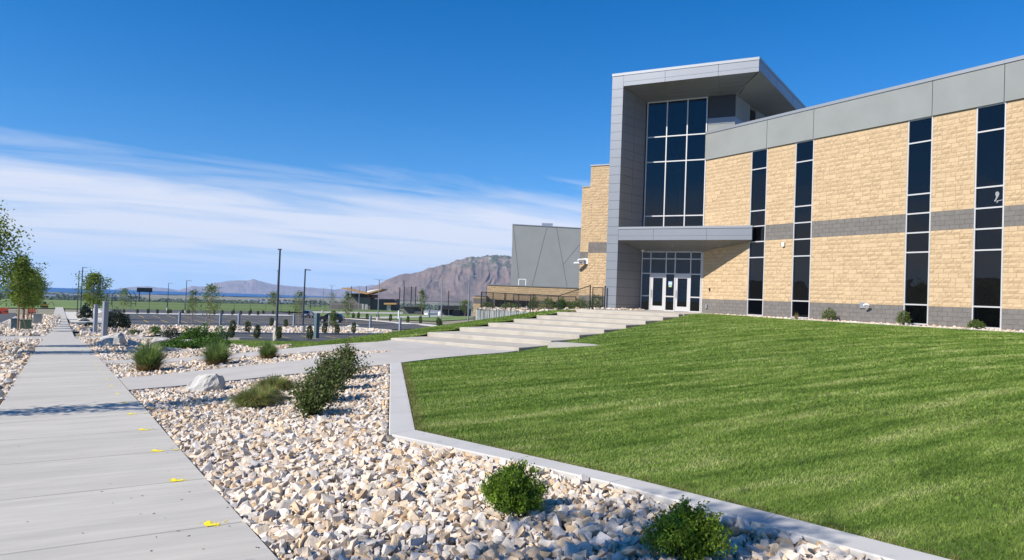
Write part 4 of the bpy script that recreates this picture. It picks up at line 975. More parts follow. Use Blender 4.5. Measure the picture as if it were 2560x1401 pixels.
o = obj('upright_stones', np_mesh('upright_stones', np.array(V)-np.array(ORG[ret.name][:]), np.array(F), attr={'rnd': A}), MT['slate'], ret); o['kind'] = 'stuff'
def meshmat():
    m = bpy.data.materials.new('black_chain_mesh'); m.use_nodes = True; nt = m.node_tree; N_ = nt.nodes; L = nt.links; b = N_['Principled BSDF']; b.inputs['Base Color'].default_value = (.012,.012,.013,1); b.inputs['Roughness'].default_value = .5
    t = N_.new('ShaderNodeBsdfTransparent'); mx = N_.new('ShaderNodeMixShader'); mx.inputs[0].default_value = .11; L.new(t.outputs[0], mx.inputs[1]); L.new(b.outputs[0], mx.inputs[2]); L.new(mx.outputs[0], N_['Material Output'].inputs['Surface']); return m
MT['mesh'] = meshmat()
def fence_run(e, pts, hgt, r=.035, rail=True, fabric=True, mid=0):
    """pts: (x,y,zbase,ztop)"""
    for p in pts: MB().tube((p[0],p[1],p[2]-.2),(p[0],p[1],p[3]+.03),r,n=8).build('post', MT['black'], e)
    for a, b in zip(pts[:-1], pts[1:]):
        if rail: MB().tube((a[0],a[1],a[3]),(b[0],b[1],b[3]),r*.7,n=6).build('rail', MT['black'], e)
        if fabric:
            q = Vector((b[1]-a[1],a[0]-b[0],0)).normalized()*.012
            MB().hexa([(a[0],a[1],a[2]+.03),(b[0],b[1],b[2]+.03),(b[0]+q.x,b[1]+q.y,b[2]+.03),(a[0]+q.x,a[1]+q.y,a[2]+.03),(a[0],a[1],a[3]),(b[0],b[1],b[3]),(b[0]+q.x,b[1]+q.y,b[3]),(a[0]+q.x,a[1]+q.y,a[3])]).build('mesh_panel', MT['mesh'], e)
fe = empty('black_fence', (25.2,44,-1.2), 'black chain mesh fence on the retaining wall beside the steps', 'fence')
fence_run(fe, [(33,52.6,-1.2,.05),(29.4,51.6,-1.2,.08),(25.75,48.8,-1.2,.10)], 1.2)
fence_run(fe, [(25.7,48.75,-1.2,.10),(25.45,46.4,-1.2,.08),(25.28,44.2,-1.2,.06),(25.1,42.1,-1.2,.04),(24.98,40.35,-1.75,.04)], 1.2)
fence_run(fe, [(25.0,40.1,-1.75,.06),(25.35,37.6,-1.0,.02),(26.06,35.25,-.72,.72)], 1.2, fabric=True)
fe2 = empty('rear_fence', (30,46,-1.2), 'second black mesh fence behind the shrubs, before the low wing', 'fence')
fence_run(fe2, [(30.2,51.5,-1.2,-.02),(31.0,47.5,-1.15,-.02),(31.5,44.4,-1.1,.0)], 1.2)
ga = empty('fence_gate', (26.1,34.6,-.7), 'black mesh gate between the fence and the grey portal', 'gate')
gx0, gx1 = (26.08,35.02), (26.16,34.12)
for p in (gx0, gx1): MB().tube((p[0],p[1],-.85),(p[0],p[1],.62),.03).build('gate_stile', MT['black'], ga)
for z in (-.55,.02,.60): MB().tube((*gx0,z),(*gx1,z),.025).build('gate_rail', MT['black'], ga)
MB().box(26.10,26.11,34.12,35.02,-.55,.6).build('mesh_panel', MT['mesh'], ga)
MB().tube((26.2,33.98,-.85),(26.2,33.98,.72),.04).build('post', MT['black'], ga)

# pale bird sticker on the fourth window
bd = empty('bird_sticker', (31.04,15.0,4.55), 'pale grey bird on a branch sticker in the fourth window from the doors', 'sticker')
def decal(pts, nm): MB().add([(31.043,15.08-a,4.48+b) for a, b in pts]+[(31.046,15.08-a,4.48+b) for a, b in pts], [tuple(range(len(pts))), tuple(range(2*len(pts)-1,len(pts)-1,-1))]).build(nm, MT['boxgrey_'], bd)
MT['boxgrey_'] = mat('sticker_grey', (.26,.27,.27), .7)
decal([(-.02,.0),(.03,.06),(.05,.16),(.02,.24),(.03,.33),(.08,.36),(.14,.34),(.17,.27),(.15,.18),(.10,.09),(.05,.0),(.02,-.06)], 'bird')
decal([(-.03,-.04),(.12,.0),(.33,.02),(.33,-.005),(.14,-.03),(.10,-.10),(.07,-.10),(.09,-.03)], 'branch')

# ================================================================== steps and terrace
stairs = empty('entrance_steps', (16,24,-1.87), 'broad shallow pale concrete steps climbing to the entrance', 'steps')
for i in range(8):
    n0_ = 22.15-2.05*i; n1_ = n0_-2.05-.3 if i < 7 else 7.4; z1 = -1.70+.15*i; uL = 5.72-.14*i; uR = .6-.19*i
    if i == 7: n1_ = n0_-.6
    uL2, uR2 = uL-.14*.98, uR-.19*.98
    b_ = .018
    def ring(z, e): return [U3(uR+e,n0_-e,z), U3(uL-e,n0_-e,z), U3(uL2-e,n1_,z), U3(uR2+e,n1_,z)]
    a_, m_, t_ = ring(z1-.42, 0), ring(z1-b_, 0), ring(z1, b_)
    mb = MB(); mb.add(a_+m_+t_, [(0,1,2,3),(0,4,5,1),(1,5,6,2),(2,6,7,3),(3,7,4,0),(4,8,9,5),(5,9,10,6),(6,10,11,7),(7,11,8,4),(8,11,10,9)]); mb.build('step', MT['stepconc'], stairs)
TER = [un(4.72,7.45),un(-.9,7.45),(28.25,28.12),(29.9,28.9),(30.95,30.0),un(.0,.06),un(3.72,.06),un(4.25,2.05),un(4.45,2.5),un(4.6,5)]
def zter(x, y): return np.full(np.shape(x), FL-.01)
terr = tag(drape('entrance_terrace', TER, .012, MT['stepconc'], 2.0, skirt=.25, zf=zter), kind='structure')
# little kerb and pale stones along the foot of the wall
tag(MB().box(29.8,29.97,-6,28.2,-1.0,-.70).build('mow_strip', MT['curb']), 'narrow concrete mowing strip along the foot of the building', 'curb')
BEDW = [(29.98,-4),(30.98,-4),(30.98,30.2),(30.4,29.6),(29.98,28.6)]
bw = tag(drape('wall_rock_bed', BEDW, 0, MT['bedbase'], 1.5, zf=lambda x, y: np.full(np.shape(x), -.735)), kind='structure')
stones_at(bw, BEDW, .13, .045, .10, lambda x, y: np.full(np.shape(x), -.735))
BEDP = [un(PI_-.05,NF-.15),un(PO+.1,NF-.1),un(PO+.1,NF+.45),un(4.1,2.95),un(3.2,1.3),un(3.3,.3),un(3.75,.1)]
bp_ = tag(drape('portal_rock_bed', BEDP, 0, MT['bedbase'], 1.0, zf=lambda x, y: np.full(np.shape(x), FL+.012)), kind='structure')
stones_at(bp_, BEDP, .13, .05, .10, lambda x, y: np.full(np.shape(x), FL+.012))
# slab set into the lawn
pad = [(12.95,19.75),(13.5,20.05),(15.0,18.05),(14.6,17.75)]
zp = sum(gz(*p) for p in pad)/4+.055
mb = MB(); mb.prism(pad, zp-.2, zp); tag(mb.build('concrete_pad', MT['concrete']), 'thin flat concrete pad lying in the lawn beside the steps', 'slab')

# ================================================================== plants
def leaves(C, size, aspect=.55, up=0.0, rs=RNG):
    n = len(C); a = rs.normal(size=(n,3)); a[:,2] += up; a /= np.linalg.norm(a,axis=1)[:,None]
    b = np.cross(a, rs.normal(size=(n,3))); b /= np.linalg.norm(b,axis=1)[:,None]
    s = np.asarray(size)*rs.uniform(.65,1.3,n); A = a*s[:,None]; B = b*(s*aspect)[:,None]
    V = np.stack([C-A, C+B, C+A, C-B], 1).reshape(-1,3); F = (np.arange(4*n)).reshape(-1,4)
    return V, F
def leaf_obj(name, C, size, m, parent, aspect=.55, up=0.0, rv=None):
    V, F = leaves(C, size, aspect, up); r = RNG.random(len(C)) if rv is None else rv
    V = V-np.array(ORG[parent.name][:])
    return obj(name, np_mesh(name, V, F, attr={'rnd': np.repeat(r,4)}), m, parent)
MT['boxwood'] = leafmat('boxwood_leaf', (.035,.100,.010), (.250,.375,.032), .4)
MT['juniper'] = leafmat('juniper_leaf', (.025,.075,.010), (.115,.215,.030), .35)
MT['evergreen'] = leafmat('dark_evergreen', (.012,.024,.012), (.040,.060,.030), .2)
MT['olive'] = leafmat('loose_shrub_leaf', (.040,.068,.016), (.160,.205,.055), .4)
MT['twig'] = mat('twig', (.13,.075,.06), .9)
MT['blade'] = leafmat('ornamental_blade', (.095,.165,.038), (.290,.370,.125), .5)
MT['sedge'] = leafmat('sedge_blade', (.110,.190,.036), (.330,.330,.110), .5)
MT['straw'] = leafmat('straw_blade', (.26,.19,.075), (.42,.32,.16), .45)
MT['maple'] = leafmat('tree_leaf', (.075,.140,.014), (.270,.330,.050), .5)
MT['maple2'] = leafmat('young_tree_leaf', (.065,.115,.022), (.190,.245,.060), .5)
def shell(n, r, c, squash=1.0, inner=.55, lump=0.28, seed=0, zmin=-.2):
    d = RNG.normal(size=(int(n*1.6),3)); d /= np.linalg.norm(d,axis=1)[:,None]; d = d[d[:,2] > zmin][:n]
    k = 1+lump*(fbm(d[:,0]*2.6+9+seed, d[:,1]*2.6+d[:,2]*1.7+5, 3, seed)*2-1)
    rad = r*k*(inner+(1-inner)*RNG.random(len(d))**.45)
    return np.array(c)+d*rad[:,None]*np.array([1,1,squash])
def twigs(name, c, tips, r, m, parent):
    mb = MB(); c = Vector(c)
    for t in tips:
        t = Vector(t); mid = c.lerp(t, .5)+Vector((random.uniform(-.05,.05),random.uniform(-.05,.05),.04)); mb.path([c, mid, t], [r, r*.7, r*.3], 5)
    return mb.build(name, m, parent)
def box_shrub(x, y, rad, h, label, seed):
    z = gz(x,y); e = empty('green_shrub', (x,y,z), label, 'shrub')
    # upright sprays: tufts of leaves along many short stems
    C = []; rv = []; mb = MB()
    for i in range(150):
        a = random.uniform(0,2*math.pi); el = random.uniform(.05,1.0)**.8; d = Vector((math.cos(a)*math.cos(el*1.5), math.sin(a)*math.cos(el*1.5), math.sin(el*1.5)))
        L_ = random.choice((.8,.9,.97,1.0,1.1))*random.uniform(.9,1.05)*(rad*(1-el)+h*el*1.0)*(1+.18*math.sin(3*a+seed*2.1)+.08*math.sin(5*a+seed)); p0 = Vector((x,y,z+.04)); tip = p0+Vector((d.x*L_,d.y*L_,d.z*L_*1.0+.04))
        mb.path([p0, p0.lerp(tip,.55)+Vector((0,0,.02)), tip], [.006,.004,.002], 4)
        for k in range(95):
            t = .35+.65*random.random()**.6; q = p0.lerp(tip,t); w = .018+.035*(1-t)
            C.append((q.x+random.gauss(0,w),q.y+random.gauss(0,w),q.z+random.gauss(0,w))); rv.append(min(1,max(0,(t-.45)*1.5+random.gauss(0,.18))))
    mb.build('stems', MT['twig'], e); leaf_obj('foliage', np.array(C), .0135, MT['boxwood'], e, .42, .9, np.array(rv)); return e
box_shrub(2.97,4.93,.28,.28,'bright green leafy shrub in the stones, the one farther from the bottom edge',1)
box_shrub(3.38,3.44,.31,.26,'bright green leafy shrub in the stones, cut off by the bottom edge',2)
def blades(name, parent, c, n, h, spread, m, wd=.006, droop=.35, base=.08, seg=4, erect=.25):
    c = np.array(c, float); a = RNG.uniform(0,2*math.pi,n); b0 = base*np.sqrt(RNG.random(n)); out = spread*(RNG.random(n)**.7); H = h*RNG.uniform(.55,1.05,n)*(1-erect*(out/spread)**2)
    V = []; t = np.linspace(0,1,seg+1)
    a2 = a+RNG.normal(0,.35,n); pw = np.cos(a+1.57); pz = np.sin(a+1.57)
    rows = []
    for ti in t:
        r = b0+out*ti**1.7; zz = H*(ti-droop*ti**3*(out/spread)); x = c[0]+np.cos(a)*b0+np.cos(a2)*out*ti**1.7; y = c[1]+np.sin(a)*b0+np.sin(a2)*out*ti**1.7
        w = wd*(1-ti)**.7+.0006
        rows.append(np.stack([np.column_stack([x-pw*w,y-pz*w,c[2]+zz]), np.column_stack([x+pw*w,y+pz*w,c[2]+zz])],1))
    W = np.stack(rows,1)    # n, seg+1, 2, 3
    k = 2*(seg+1); V = W.reshape(-1,3)-np.array(ORG[parent.name][:]); F = []
    base_i = np.arange(n)[:,None]*k
    F = np.concatenate([np.stack([base_i[:,0]+2*s, base_i[:,0]+2*s+1, base_i[:,0]+2*s+3, base_i[:,0]+2*s+2],1) for s in range(seg)])
    return obj(name, np_mesh(name, V, F, attr={'rnd': np.repeat(RNG.random(n),k)}), m, parent)
def grass_clump(x, y, h, spread, n, label, cat='ornamental grass', group=None, m=None, wd=.011, straw=True):
    z = gz(x,y); e = empty('ornamental_grass', (x,y,z), label, cat, group)
    blades('blades', e, (x,y,z), n, h, spread, m or MT['blade'], wd, base=spread*.35)
    if straw: blades('dry_blades', e, (x,y,z), n//3, h*.45, spread*.95, MT['straw'], wd, base=spread*.45)
    return e
grass_clump(1.32,21.2,.95,.52,1500,'tall green ornamental grass clump nearest the sidewalk')
grass_clump(3.06,21.6,.78,.52,1400,'green ornamental grass clump, middle of the three between the paths')
grass_clump(4.55,22.05,.62,.36,1100,'smaller ornamental grass clump, farthest right between the paths')
def sedge(x, y, h, spread, label):
    z = gz(x,y); e = empty('sedge_mound', (x,y,z), label, 'ornamental grass')
    blades('blades', e, (x,y,z), 1500, h, spread, MT['sedge'], .008, .75, spread*.5, 5, .1); blades('dry_blades', e, (x,y,z), 600, h*.9, spread, MT['straw'], .008, .6, spread*.5, 5, .1)
sedge(3.12,14.35,.36,.42,'low mound of green sedge behind the browner one')
sedge(2.35,12.35,.38,.38,'low brownish sedge mound nearest the loose shrubs')
sedge(2.62,12.95,.34,.36,'low green and brown sedge mound between two others')
def loose_shrub(x, y, h, rad, label, n=2600):
    z = gz(x,y); e = empty('loose_shrub', (x,y,z), label, 'shrub'); C = []; mb = MB(); tw = MB()
    for i in range(34):
        a = random.uniform(0,2*math.pi); s = random.uniform(.1,1.0); tip = Vector((x+math.cos(a)*rad*s, y+math.sin(a)*rad*s, z+h*random.uniform(.55,1.0)*(1-.35*s*s)))
        p0 = Vector((x,y,z)); mid = p0.lerp(tip,.5)+Vector((0,0,h*.10)); mb.path([p0,mid,tip],[.009,.006,.003],4)
        for k in range(n//34):
            t = .22+.74*random.random(); q = p0.lerp(mid,t*2) if t < .5 else mid.lerp(tip,(t-.5)*2); w = .055+.05*(1-t)
            C.append((q.x+random.gauss(0,w), q.y+random.gauss(0,w), max(z+.02,q.z+random.gauss(0,w))))
        if random.random() < .7:
            q = tip+Vector((random.uniform(-.12,.12),random.uniform(-.12,.12),random.uniform(.05,.22))); tw.path([mid.lerp(tip,.5),tip,q],[.004,.003,.0015],3)
    mb.build('stems', MT['twig'], e); tw.build('bare_twigs', MT['twig'], e); leaf_obj('foliage', np.array(C), .025, MT['olive'], e, .6, .2)
loose_shrub(2.86,10.75,.62,.42,'dark loose shrub with bare twigs, nearest of the row of four',3000)
loose_shrub(3.42,12.0,.74,.48,'dark loose shrub with bare twigs, second of the row of four',3000)
loose_shrub(3.98,13.35,.76,.50,'dark loose shrub with bare twigs, third of the row of four',3000)
loose_shrub(4.72,15.0,.80,.52,'dark loose shrub with bare twigs, last of the row, by the path',3000)
# boulders
def boulder(x, y, sx, sy, sz, seed, label, rot=0.0, sink=.12):
    rs = np.random.default_rng(seed); P = rs.normal(size=(15,3)); P /= np.linalg.norm(P,axis=1)[:,None]; P *= rs.uniform(.78,1.1,(15,1)); P[:,2] = np.maximum(P[:,2]*.95+.12,-.25)
    P[:,:2] += P[:,2:]*rs.uniform(-.3,.3,(1,2)); P *= np.array([sx,sy,sz])
    c, s = math.cos(rot), math.sin(rot); P = P@np.array([[c,s,0],[-s,c,0],[0,0,1]])
    bm = bmesh.new(); vs = [bm.verts.new(p) for p in P]; r = bmesh.ops.convex_hull(bm, input=vs)
    bmesh.ops.delete(bm, geom=list({v for v in r['geom_interior']+r['geom_unused'] if isinstance(v, bmesh.types.BMVert)}), context='VERTS')
    bmesh.ops.triangulate(bm, faces=bm.faces[:]); bmesh.ops.subdivide_edges(bm, edges=bm.edges[:], cuts=2, use_grid_fill=True)
    for v in bm.verts: v.co += Vector(rs.normal(size=3))*min(sx,sz)*.022
    me = bpy.data.meshes.new('boulder'); bm.to_mesh(me); bm.free()
    o = obj('boulder', me, MT['boulder'], None, (x,y,gz(x,y)-sz*sink)); return tag(o, label, 'boulder')
def lone_boulder(x, y):
    P = [(-.40,-.20,-.1),(-.30,.22,-.1),(.30,.26,-.1),(.42,-.12,-.1),(.10,-.34,-.1),(-.34,-.10,.10),(-.14,-.06,.33),(-.10,.16,.30),(.10,-.16,.34),(.24,-.10,.37),(.30,.12,.30),(.36,-.16,.12),(.12,-.30,.14),(.38,.10,.10),(-.20,-.26,.08)]
    bm = bmesh.new(); vs = [bm.verts.new(p) for p in P]; r = bmesh.ops.convex_hull(bm, input=vs); bmesh.ops.triangulate(bm, faces=bm.faces[:]); bmesh.ops.subdivide_edges(bm, edges=bm.edges[:], cuts=3, use_grid_fill=True)
    rs = np.random.default_rng(3)
    for v in bm.verts: v.co += Vector(rs.normal(size=3))*.010
    me = bpy.data.meshes.new('boulder'); bm.to_mesh(me); bm.free(); o = obj('boulder', me, MT['boulder'], None, (x,y,gz(x,y)-.01)); o.rotation_euler[2] = -.55
    tag(o, 'lone pale angular boulder beside the lower entrance path', 'boulder')
lone_boulder(2.0,15.45)
boulder(1.0,41.2,.85,.7,.88,8,'largest white boulder of the pile by the tall posts',.2)
boulder(.55,38.6,.65,.55,.55,9,'tan pointed boulder at the near foot of the boulder pile',1.0)
boulder(1.75,38.9,.6,.5,.42,10,'low white boulder at the right of the boulder pile',.7)
boulder(1.65,32.0,.58,.5,.52,12,'rounded pale boulder behind the tallest grass clump',2.0)
boulder(2.9,33.0,.55,.45,.36,13,'tan flattish boulder behind the grass clumps',.3)
boulder(3.0,40.5,.9,.6,.55,14,'broad buff boulder left of the dark juniper',.9)
boulder(4.6,41.5,.7,.5,.45,15,'pale boulder in front of the dark juniper',.1)
# junipers and dark evergreens
def mound(x, y, r, h, m, label, n=2500, size=.05, name='juniper', lump=.4, up=.2, group=None, zoff=0.0, zf=None):
    z = (gz(x,y) if zf is None else float(zf(x,y)))+zoff; e = empty(name, (x,y,z), label, 'shrub', group)
    C = shell(n, r, (x,y,z+h*.30), h/r*.72, .35, lump, int(x*10) % 97+int(y) % 31); C[:,2] = np.maximum(C[:,2], z+.02)
    leaf_obj('foliage', C, size, m, e, .45, up)
    twigs('stems', (x,y,z), [(x+random.uniform(-.5,.5)*r,y+random.uniform(-.5,.5)*r,z+h*.6) for _ in range(6)], .02, MT['twig'], e); return e
mound(3.4,36.5,.9,.45,MT['juniper'],'low bright juniper spreading at the left of the dark mound',2600)
mound(4.9,37.2,1.15,.55,MT['juniper'],'wide spreading juniper in the far rock bed',3200)
mound(5.0,43.5,1.25,1.25,MT['juniper'],'tall dark juniper with arching branches in the far rock bed',3400,.06,lump=.7)
mound(3.9,45.5,.55,1.2,MT['evergreen'],'narrow upright evergreen left of the arching juniper',1200,.05)
mound(6.5,45.0,.5,1.35,MT['juniper'],'narrow upright juniper right of the arching one',1200,.05)
mound(2.1,84,1.45,2.3,MT['evergreen'],'big round dark evergreen behind the two tall posts',3000,.10)
for i, (x, y, lab) in enumerate(((2.6,35.6,'small tuft of straw coloured grass by the junipers, left one'),(4.7,34.6,'small tuft of straw coloured grass by the junipers, right one'))):
    z = gz(x,y); e = empty('dry_tuft', (x,y,z), lab, 'grass tuft'); blades('blades', e, (x,y,z), 500, .22, .3, MT['straw'], .012, .6, .15)
# shrubs along the wall foot
zw = lambda x, y: -.72
for Y, r, h, lab in ((22.0,.36,.62,'round green shrub by the wall between second and third windows'),(18.35,.30,.72,'flowering shrub before the third window from the doors'),(15.35,.32,.42,'small leafy plant before the fourth window from the doors')):
    mound(30.45,Y,r,h,MT['maple2'],lab,900,.035,'wall_shrub',zf=zw)
z = -.72; e = empty('dry_plant', (30.5,23.9,z), 'thin dry plant before the second window from the doors', 'plant'); blades('blades', e, (30.5,23.9,z), 60, .45, .2, MT['straw'], .006)
# shrubs in the retained bed
zb_ = lambda x, y: float(zbed(np.array([x]),np.array([y]))[0])
labs = ['leafy shrub by the fence gate','leafy shrub left of the gate shrub','bushy green shrub in the middle of the retained bed','slim shrub hanging over the bank near the fence','rounded shrub right of the twin fence posts','twiggy shrub close behind the twin fence posts','shrub behind the sloping fence rail','low spreading shrub behind the fence, far left','low shrub behind the fence at its left corner']
for (x, y, r, h), lab in zip(((27.2,36.2,.62,1.0),(27.3,37.9,.5,.95),(26.4,39.0,.42,.85),(25.9,38.0,.32,.95),(26.9,41.2,.55,1.05),(26.6,42.5,.5,1.0),(27.9,40.0,.5,.9),(27.6,47.5,.9,.6),(27.0,50.0,.6,.55)), labs):
    mound(x,y,r,h,MT['maple2'] if r > .45 else MT['juniper'],lab,900,.05,'bed_shrub',zf=zb_)
# ================================================================== trees
def tree(x, y, h, rad, cb, n, leaf, label, m='maple', trunk=.05, group=None, stakes=0, bark='palebark', shape=1.0, lean=0.0, cat='tree'):
    z = gz(x,y); e = empty('young_tree', (x,y,z), label, cat, group)
    rs = random.Random(int(x*31+y*7)); top = Vector((x+lean, y+rs.uniform(-.1,.1), z+h)); base = Vector((x,y,z-.1))
    mb = MB(); mid = base.lerp(top,.5)+Vector((rs.uniform(-.06,.06),rs.uniform(-.06,.06),0)); mb.path([base, base.lerp(mid,.5), mid, mid.lerp(top,.6), top], [trunk*1.15,trunk,trunk*.75,trunk*.4,trunk*.1], 7); mb.build('trunk', MT[bark], e)
    br = MB(); C = []; nb = 30
    for i in range(nb):
        t = cb+(1-cb)*(i+.5)/nb; p = base.lerp(mid,t*2) if t < .5 else mid.lerp(top,(t-.5)*2)
        a = i*2.4+rs.uniform(-.4,.4); k = (t-cb)/(1-cb); L_ = rad*shape*(1.15*math.sin(math.pi*min(1,k*.78+.2)))*rs.uniform(.6,1.15)
        tip = p+Vector((math.cos(a)*L_, math.sin(a)*L_, L_*rs.uniform(.5,1.1))); br.path([p, p.lerp(tip,.5)+Vector((0,0,-.04)), tip], [trunk*.32,trunk*.2,trunk*.06], 4)
        for s in range(n//nb):
            u = .25+.8*rs.random(); q = p.lerp(tip,u); w = rad*.16
            C.append((q.x+rs.gauss(0,w), q.y+rs.gauss(0,w), q.z+rs.gauss(0,w)))
    br.build('branches', MT[bark], e); leaf_obj('crown', np.array(C), leaf, MT[m], e, .6, 0.1)
    for s in range(stakes):
        a = s*math.pi+.3; sx, sy = x+.75*math.cos(a), y+.75*math.sin(a); MB().tube((sx,sy,gz(sx,sy)-.1),(x+.35*math.cos(a),y+.35*math.sin(a),z+1.6),.03,.03,5).build('stake', MT['stake'], e)
    return e
# street trees in the strip left of the sidewalk (the near ones stand outside the frame and throw their shade across it)
tree(-3.4,13.3,4.9,.75,.34,2300,.05,'young street tree whose narrow shade crosses the sidewalk',trunk=.06)
tree(-4.5,3.5,7.0,1.15,.56,3800,.05,'young street tree nearest the camera, shading the front stones',trunk=.06)
tree(-4.3,32.6,5.2,1.6,.28,11000,.055,'leafy street tree entering the left edge of the view',trunk=.06)
tree(-4.7,38.8,5.4,1.5,.26,8000,.06,'taller leafy street tree behind the one at the left edge',trunk=.06)
for x, y, h, r, lab in ((-6.2,83.5,6.1,1.5,'first staked tree of the row along the street strip'),(-6.4,92.0,5.4,1.4,'second tree of the row along the street strip'),(-6.9,100.5,5.6,1.4,'third tree of the row along the street strip'),(-7.2,109.5,5.8,1.5,'fourth tree of the row along the street strip'),(-7.5,121,5.6,1.6,'fifth tree of the row along the street strip'),(-8.0,135,5.6,1.6,'farthest tree of the row along the street strip')):
    tree(x,y,h+.9,r,.34,3600,.11,lab,trunk=.08,bark='stake',stakes=1)
tree(-.1,139,7.2,2.2,.25,3600,.14,'bushy young tree behind the tall posts with brown bark',trunk=.08,bark='stake')
for x, y, h, r, n, lab in ((6.0,189,5.4,1.6,600,'young lot tree left of the scoreboard'),(12.6,114.6,5.0,.9,650,'thin sparse lot tree left of the fuller one'),(12.3,94,5.3,1.35,1100,'fuller staked lot tree in the rock bed'),(48,228,6.0,2.0,600,'young tree at the far side of the lot, left of the tallest lamp'),(54,258,6.0,2.0,600,'young tree by the field fence left of the tallest lamp'),(27.2,111,5.1,1.2,800,'staked lot tree beside the blue car'),(90,310,7,2.6,600,'small tree left of the press box building'),(36.5,117,5.3,1.1,900,'slim lot tree right of the black car'),(25.6,87.4,2.7,.6,450,'little staked sapling in front of the black car'),(71.3,167,7.0,1.25,800,'slim pale tree before the ball field dugouts'),(84,168,4.5,1.8,700,'bushy tree by the corner of the tan wing')):
    tree(x,y,h,r,.3,n,.15 if y > 130 else .10,lab,m='maple2',trunk=.05,stakes=2 if h < 5.6 and y < 130 else 0)

# ================================================================== street, drives and car park
def band(name, poly, off, m, step=4.0, kind='structure', parent=None): 
    o = drape(name, poly, off, m, step, parent)
    if parent is None: tag(o, kind=kind)
    return o
band('street', [(-9.2,-10),(-9.2,60),(-9.6,95),(-11.3,148),(-14,182),(-30,182),(-30,-10)], -.02, MT['asphalt'], 5)
band('driveway', [(-9.3,61),(-1.0,63),(-1.2,73),(-9.5,75)], -.01, MT['concrete'], 3)
band('driveway_apron', [(xr(62)+.02,62),(4,66),(9.6,69.5),(9.6,72),(4,73),(xr(73)+.02,73)], -.01, MT['concrete'], 2)
band('lot_lane', [(5.5,73.5),(12,71.2),(45,71.2),(60,90),(46,97),(37,95),(33,86),(12,84.2),(6.5,80)], -.03, MT['asphalt'], 4)
band('lot_aisle', [(-2.58,108),(9,107.8),(34,107.8),(38,100),(46,103),(50,119.2),(-2.98,119.2)], -.03, MT['asphalt'], 4)
band('parking_lot', [(5,119.8),(50,119.8),(49,150),(47,168),(45,180.5),(3,180.5)], -.03, MT['asphalt'], 5)
band('lot_far_aisle', [(-2,201),(52,201),(54,256),(-2,256)], -.03, MT['asphalt'], 6)
band('exit_road', [(47,172),(52,160),(54,143),(58,122),(60,104),(47,100.5),(50.5,119),(49.8,150),(47.5,168)], -.025, MT['asphalt'], 4)
band('plaza_walk', [(59,121),(63,110),(70,95),(60,92),(52,95),(60.5,104)], -.02, MT['concrete'], 4)
for nm, poly in (('lot_rock_bed',[(-1.7,84.4),(6.5,84.4),(12,84.7),(32.6,86.6),(36,95),(33,107.3),(9,107.3),(-2.5,107.3)]),('lot_rock_strip',[(3,181.2),(45,181.2),(46,200.4),(-2,200.4)]),('near_lot_bed',[(1.0,73.6),(4,73.6),(6.2,80.3),(6.0,84.0),(-1,84.0),(-1,73.6)]),('strip_rock_bed',[(-9.2,75.5),(-3.4,74),(-3.9,120),(-5.3,160),(-11.5,160),(-9.6,95)]),('sidewalk_rock_bed',[(xr(108)+.03,119.6),(4.6,119.6),(2.6,181),(-2.2,200),(xr(200)+.03,200),(xr(150)+.03,150)]),('exit_rock_bed',[(50.2,119),(50.8,140),(50.2,158),(47.9,170),(48.6,172),(51.4,160),(52.6,143),(54.5,124),(51.8,108),(48.4,104)])):
    b_ = band(nm, poly, -.015, MT['farrock'], 4); 
    if nm in ('near_lot_bed','strip_rock_bed','lot_rock_bed'): stones(b_, poly, .55 if nm != 'lot_rock_bed' else .7, .14, .27)
def kerb(pts, label, w=.16, h=.14):
    e = empty('lot_kerb', (pts[0][0],pts[0][1],gz(*pts[0])), label, 'curb'); 
    for a, b in zip(pts[:-1], pts[1:]):
        L_ = math.dist(a,b); k = max(1,int(L_/9)); d = Vector((b[1]-a[1],a[0]-b[0],0)).normalized()*w
        for j in range(k):
            p = lerp2(a,b,j/k); q = lerp2(a,b,(j+1)/k); z0, z1 = gz(*p), gz(*q)
            MB().hexa([(p[0],p[1],z0-.1),(q[0],q[1],z1-.1),(q[0]+d.x,q[1]+d.y,z1-.1),(p[0]+d.x,p[1]+d.y,z0-.1),(p[0],p[1],z0+h),(q[0],q[1],z1+h),(q[0]+d.x,q[1]+d.y,z1+h),(p[0]+d.x,p[1]+d.y,z0+h)]).build('kerb_segment', MT['curb'], e)
kerb([(5.5,73.2),(12,71),(30,71)],'pale kerb along the near edge of the lot lane')
kerb([(12,84.5),(32.6,86.3),(36,95),(33,107.5),(9,107.5),(-1,107.5)],'pale kerb round the rock bed island with the lamps',.2)
kerb([(5,119.5),(50,119.5)],'pale kerb between the aisle and the parking stalls',.2)
kerb([(3,180.9),(45,180.9)],'pale kerb at the far end of the parking stalls',.25)
kerb([(-2,200.8),(52,200.8)],'pale kerb beyond the clipped shrubs of the far strip',.25)
kerb([(50.0,119.2),(50.5,140),(49.9,158),(47.6,170)],'white kerb along the exit road, left side',.4)
kerb([(-9.3,76),(-9.7,95),(-11.4,148)],'street kerb beside the row of staked trees',.3)
lines = empty('stall_lines', (25,140,gz(25,140)), 'yellow painted parking stall lines on the asphalt', 'road marking')
for row, (ya, yb) in enumerate(((123.5,140),(153,172),(74,81.5))):
    for k in range(15):
        x0 = 7.5+k*2.75+row*.9
        if row == 2 and x0 < 13: continue
        n = 5; P = []
        for j in range(n+1):
            yv = ya+(yb-ya)*j/n; xv = x0
            P += [(xv-.07,yv,gz(xv-.07,yv)-.022),(xv+.07,yv,gz(xv+.07,yv)-.022)]
        mb = MB(); mb.add(P, [(2*j,2*j+1,2*j+3,2*j+2) for j in range(n)]); mb.build('stall_line', MT['yellow'], lines)

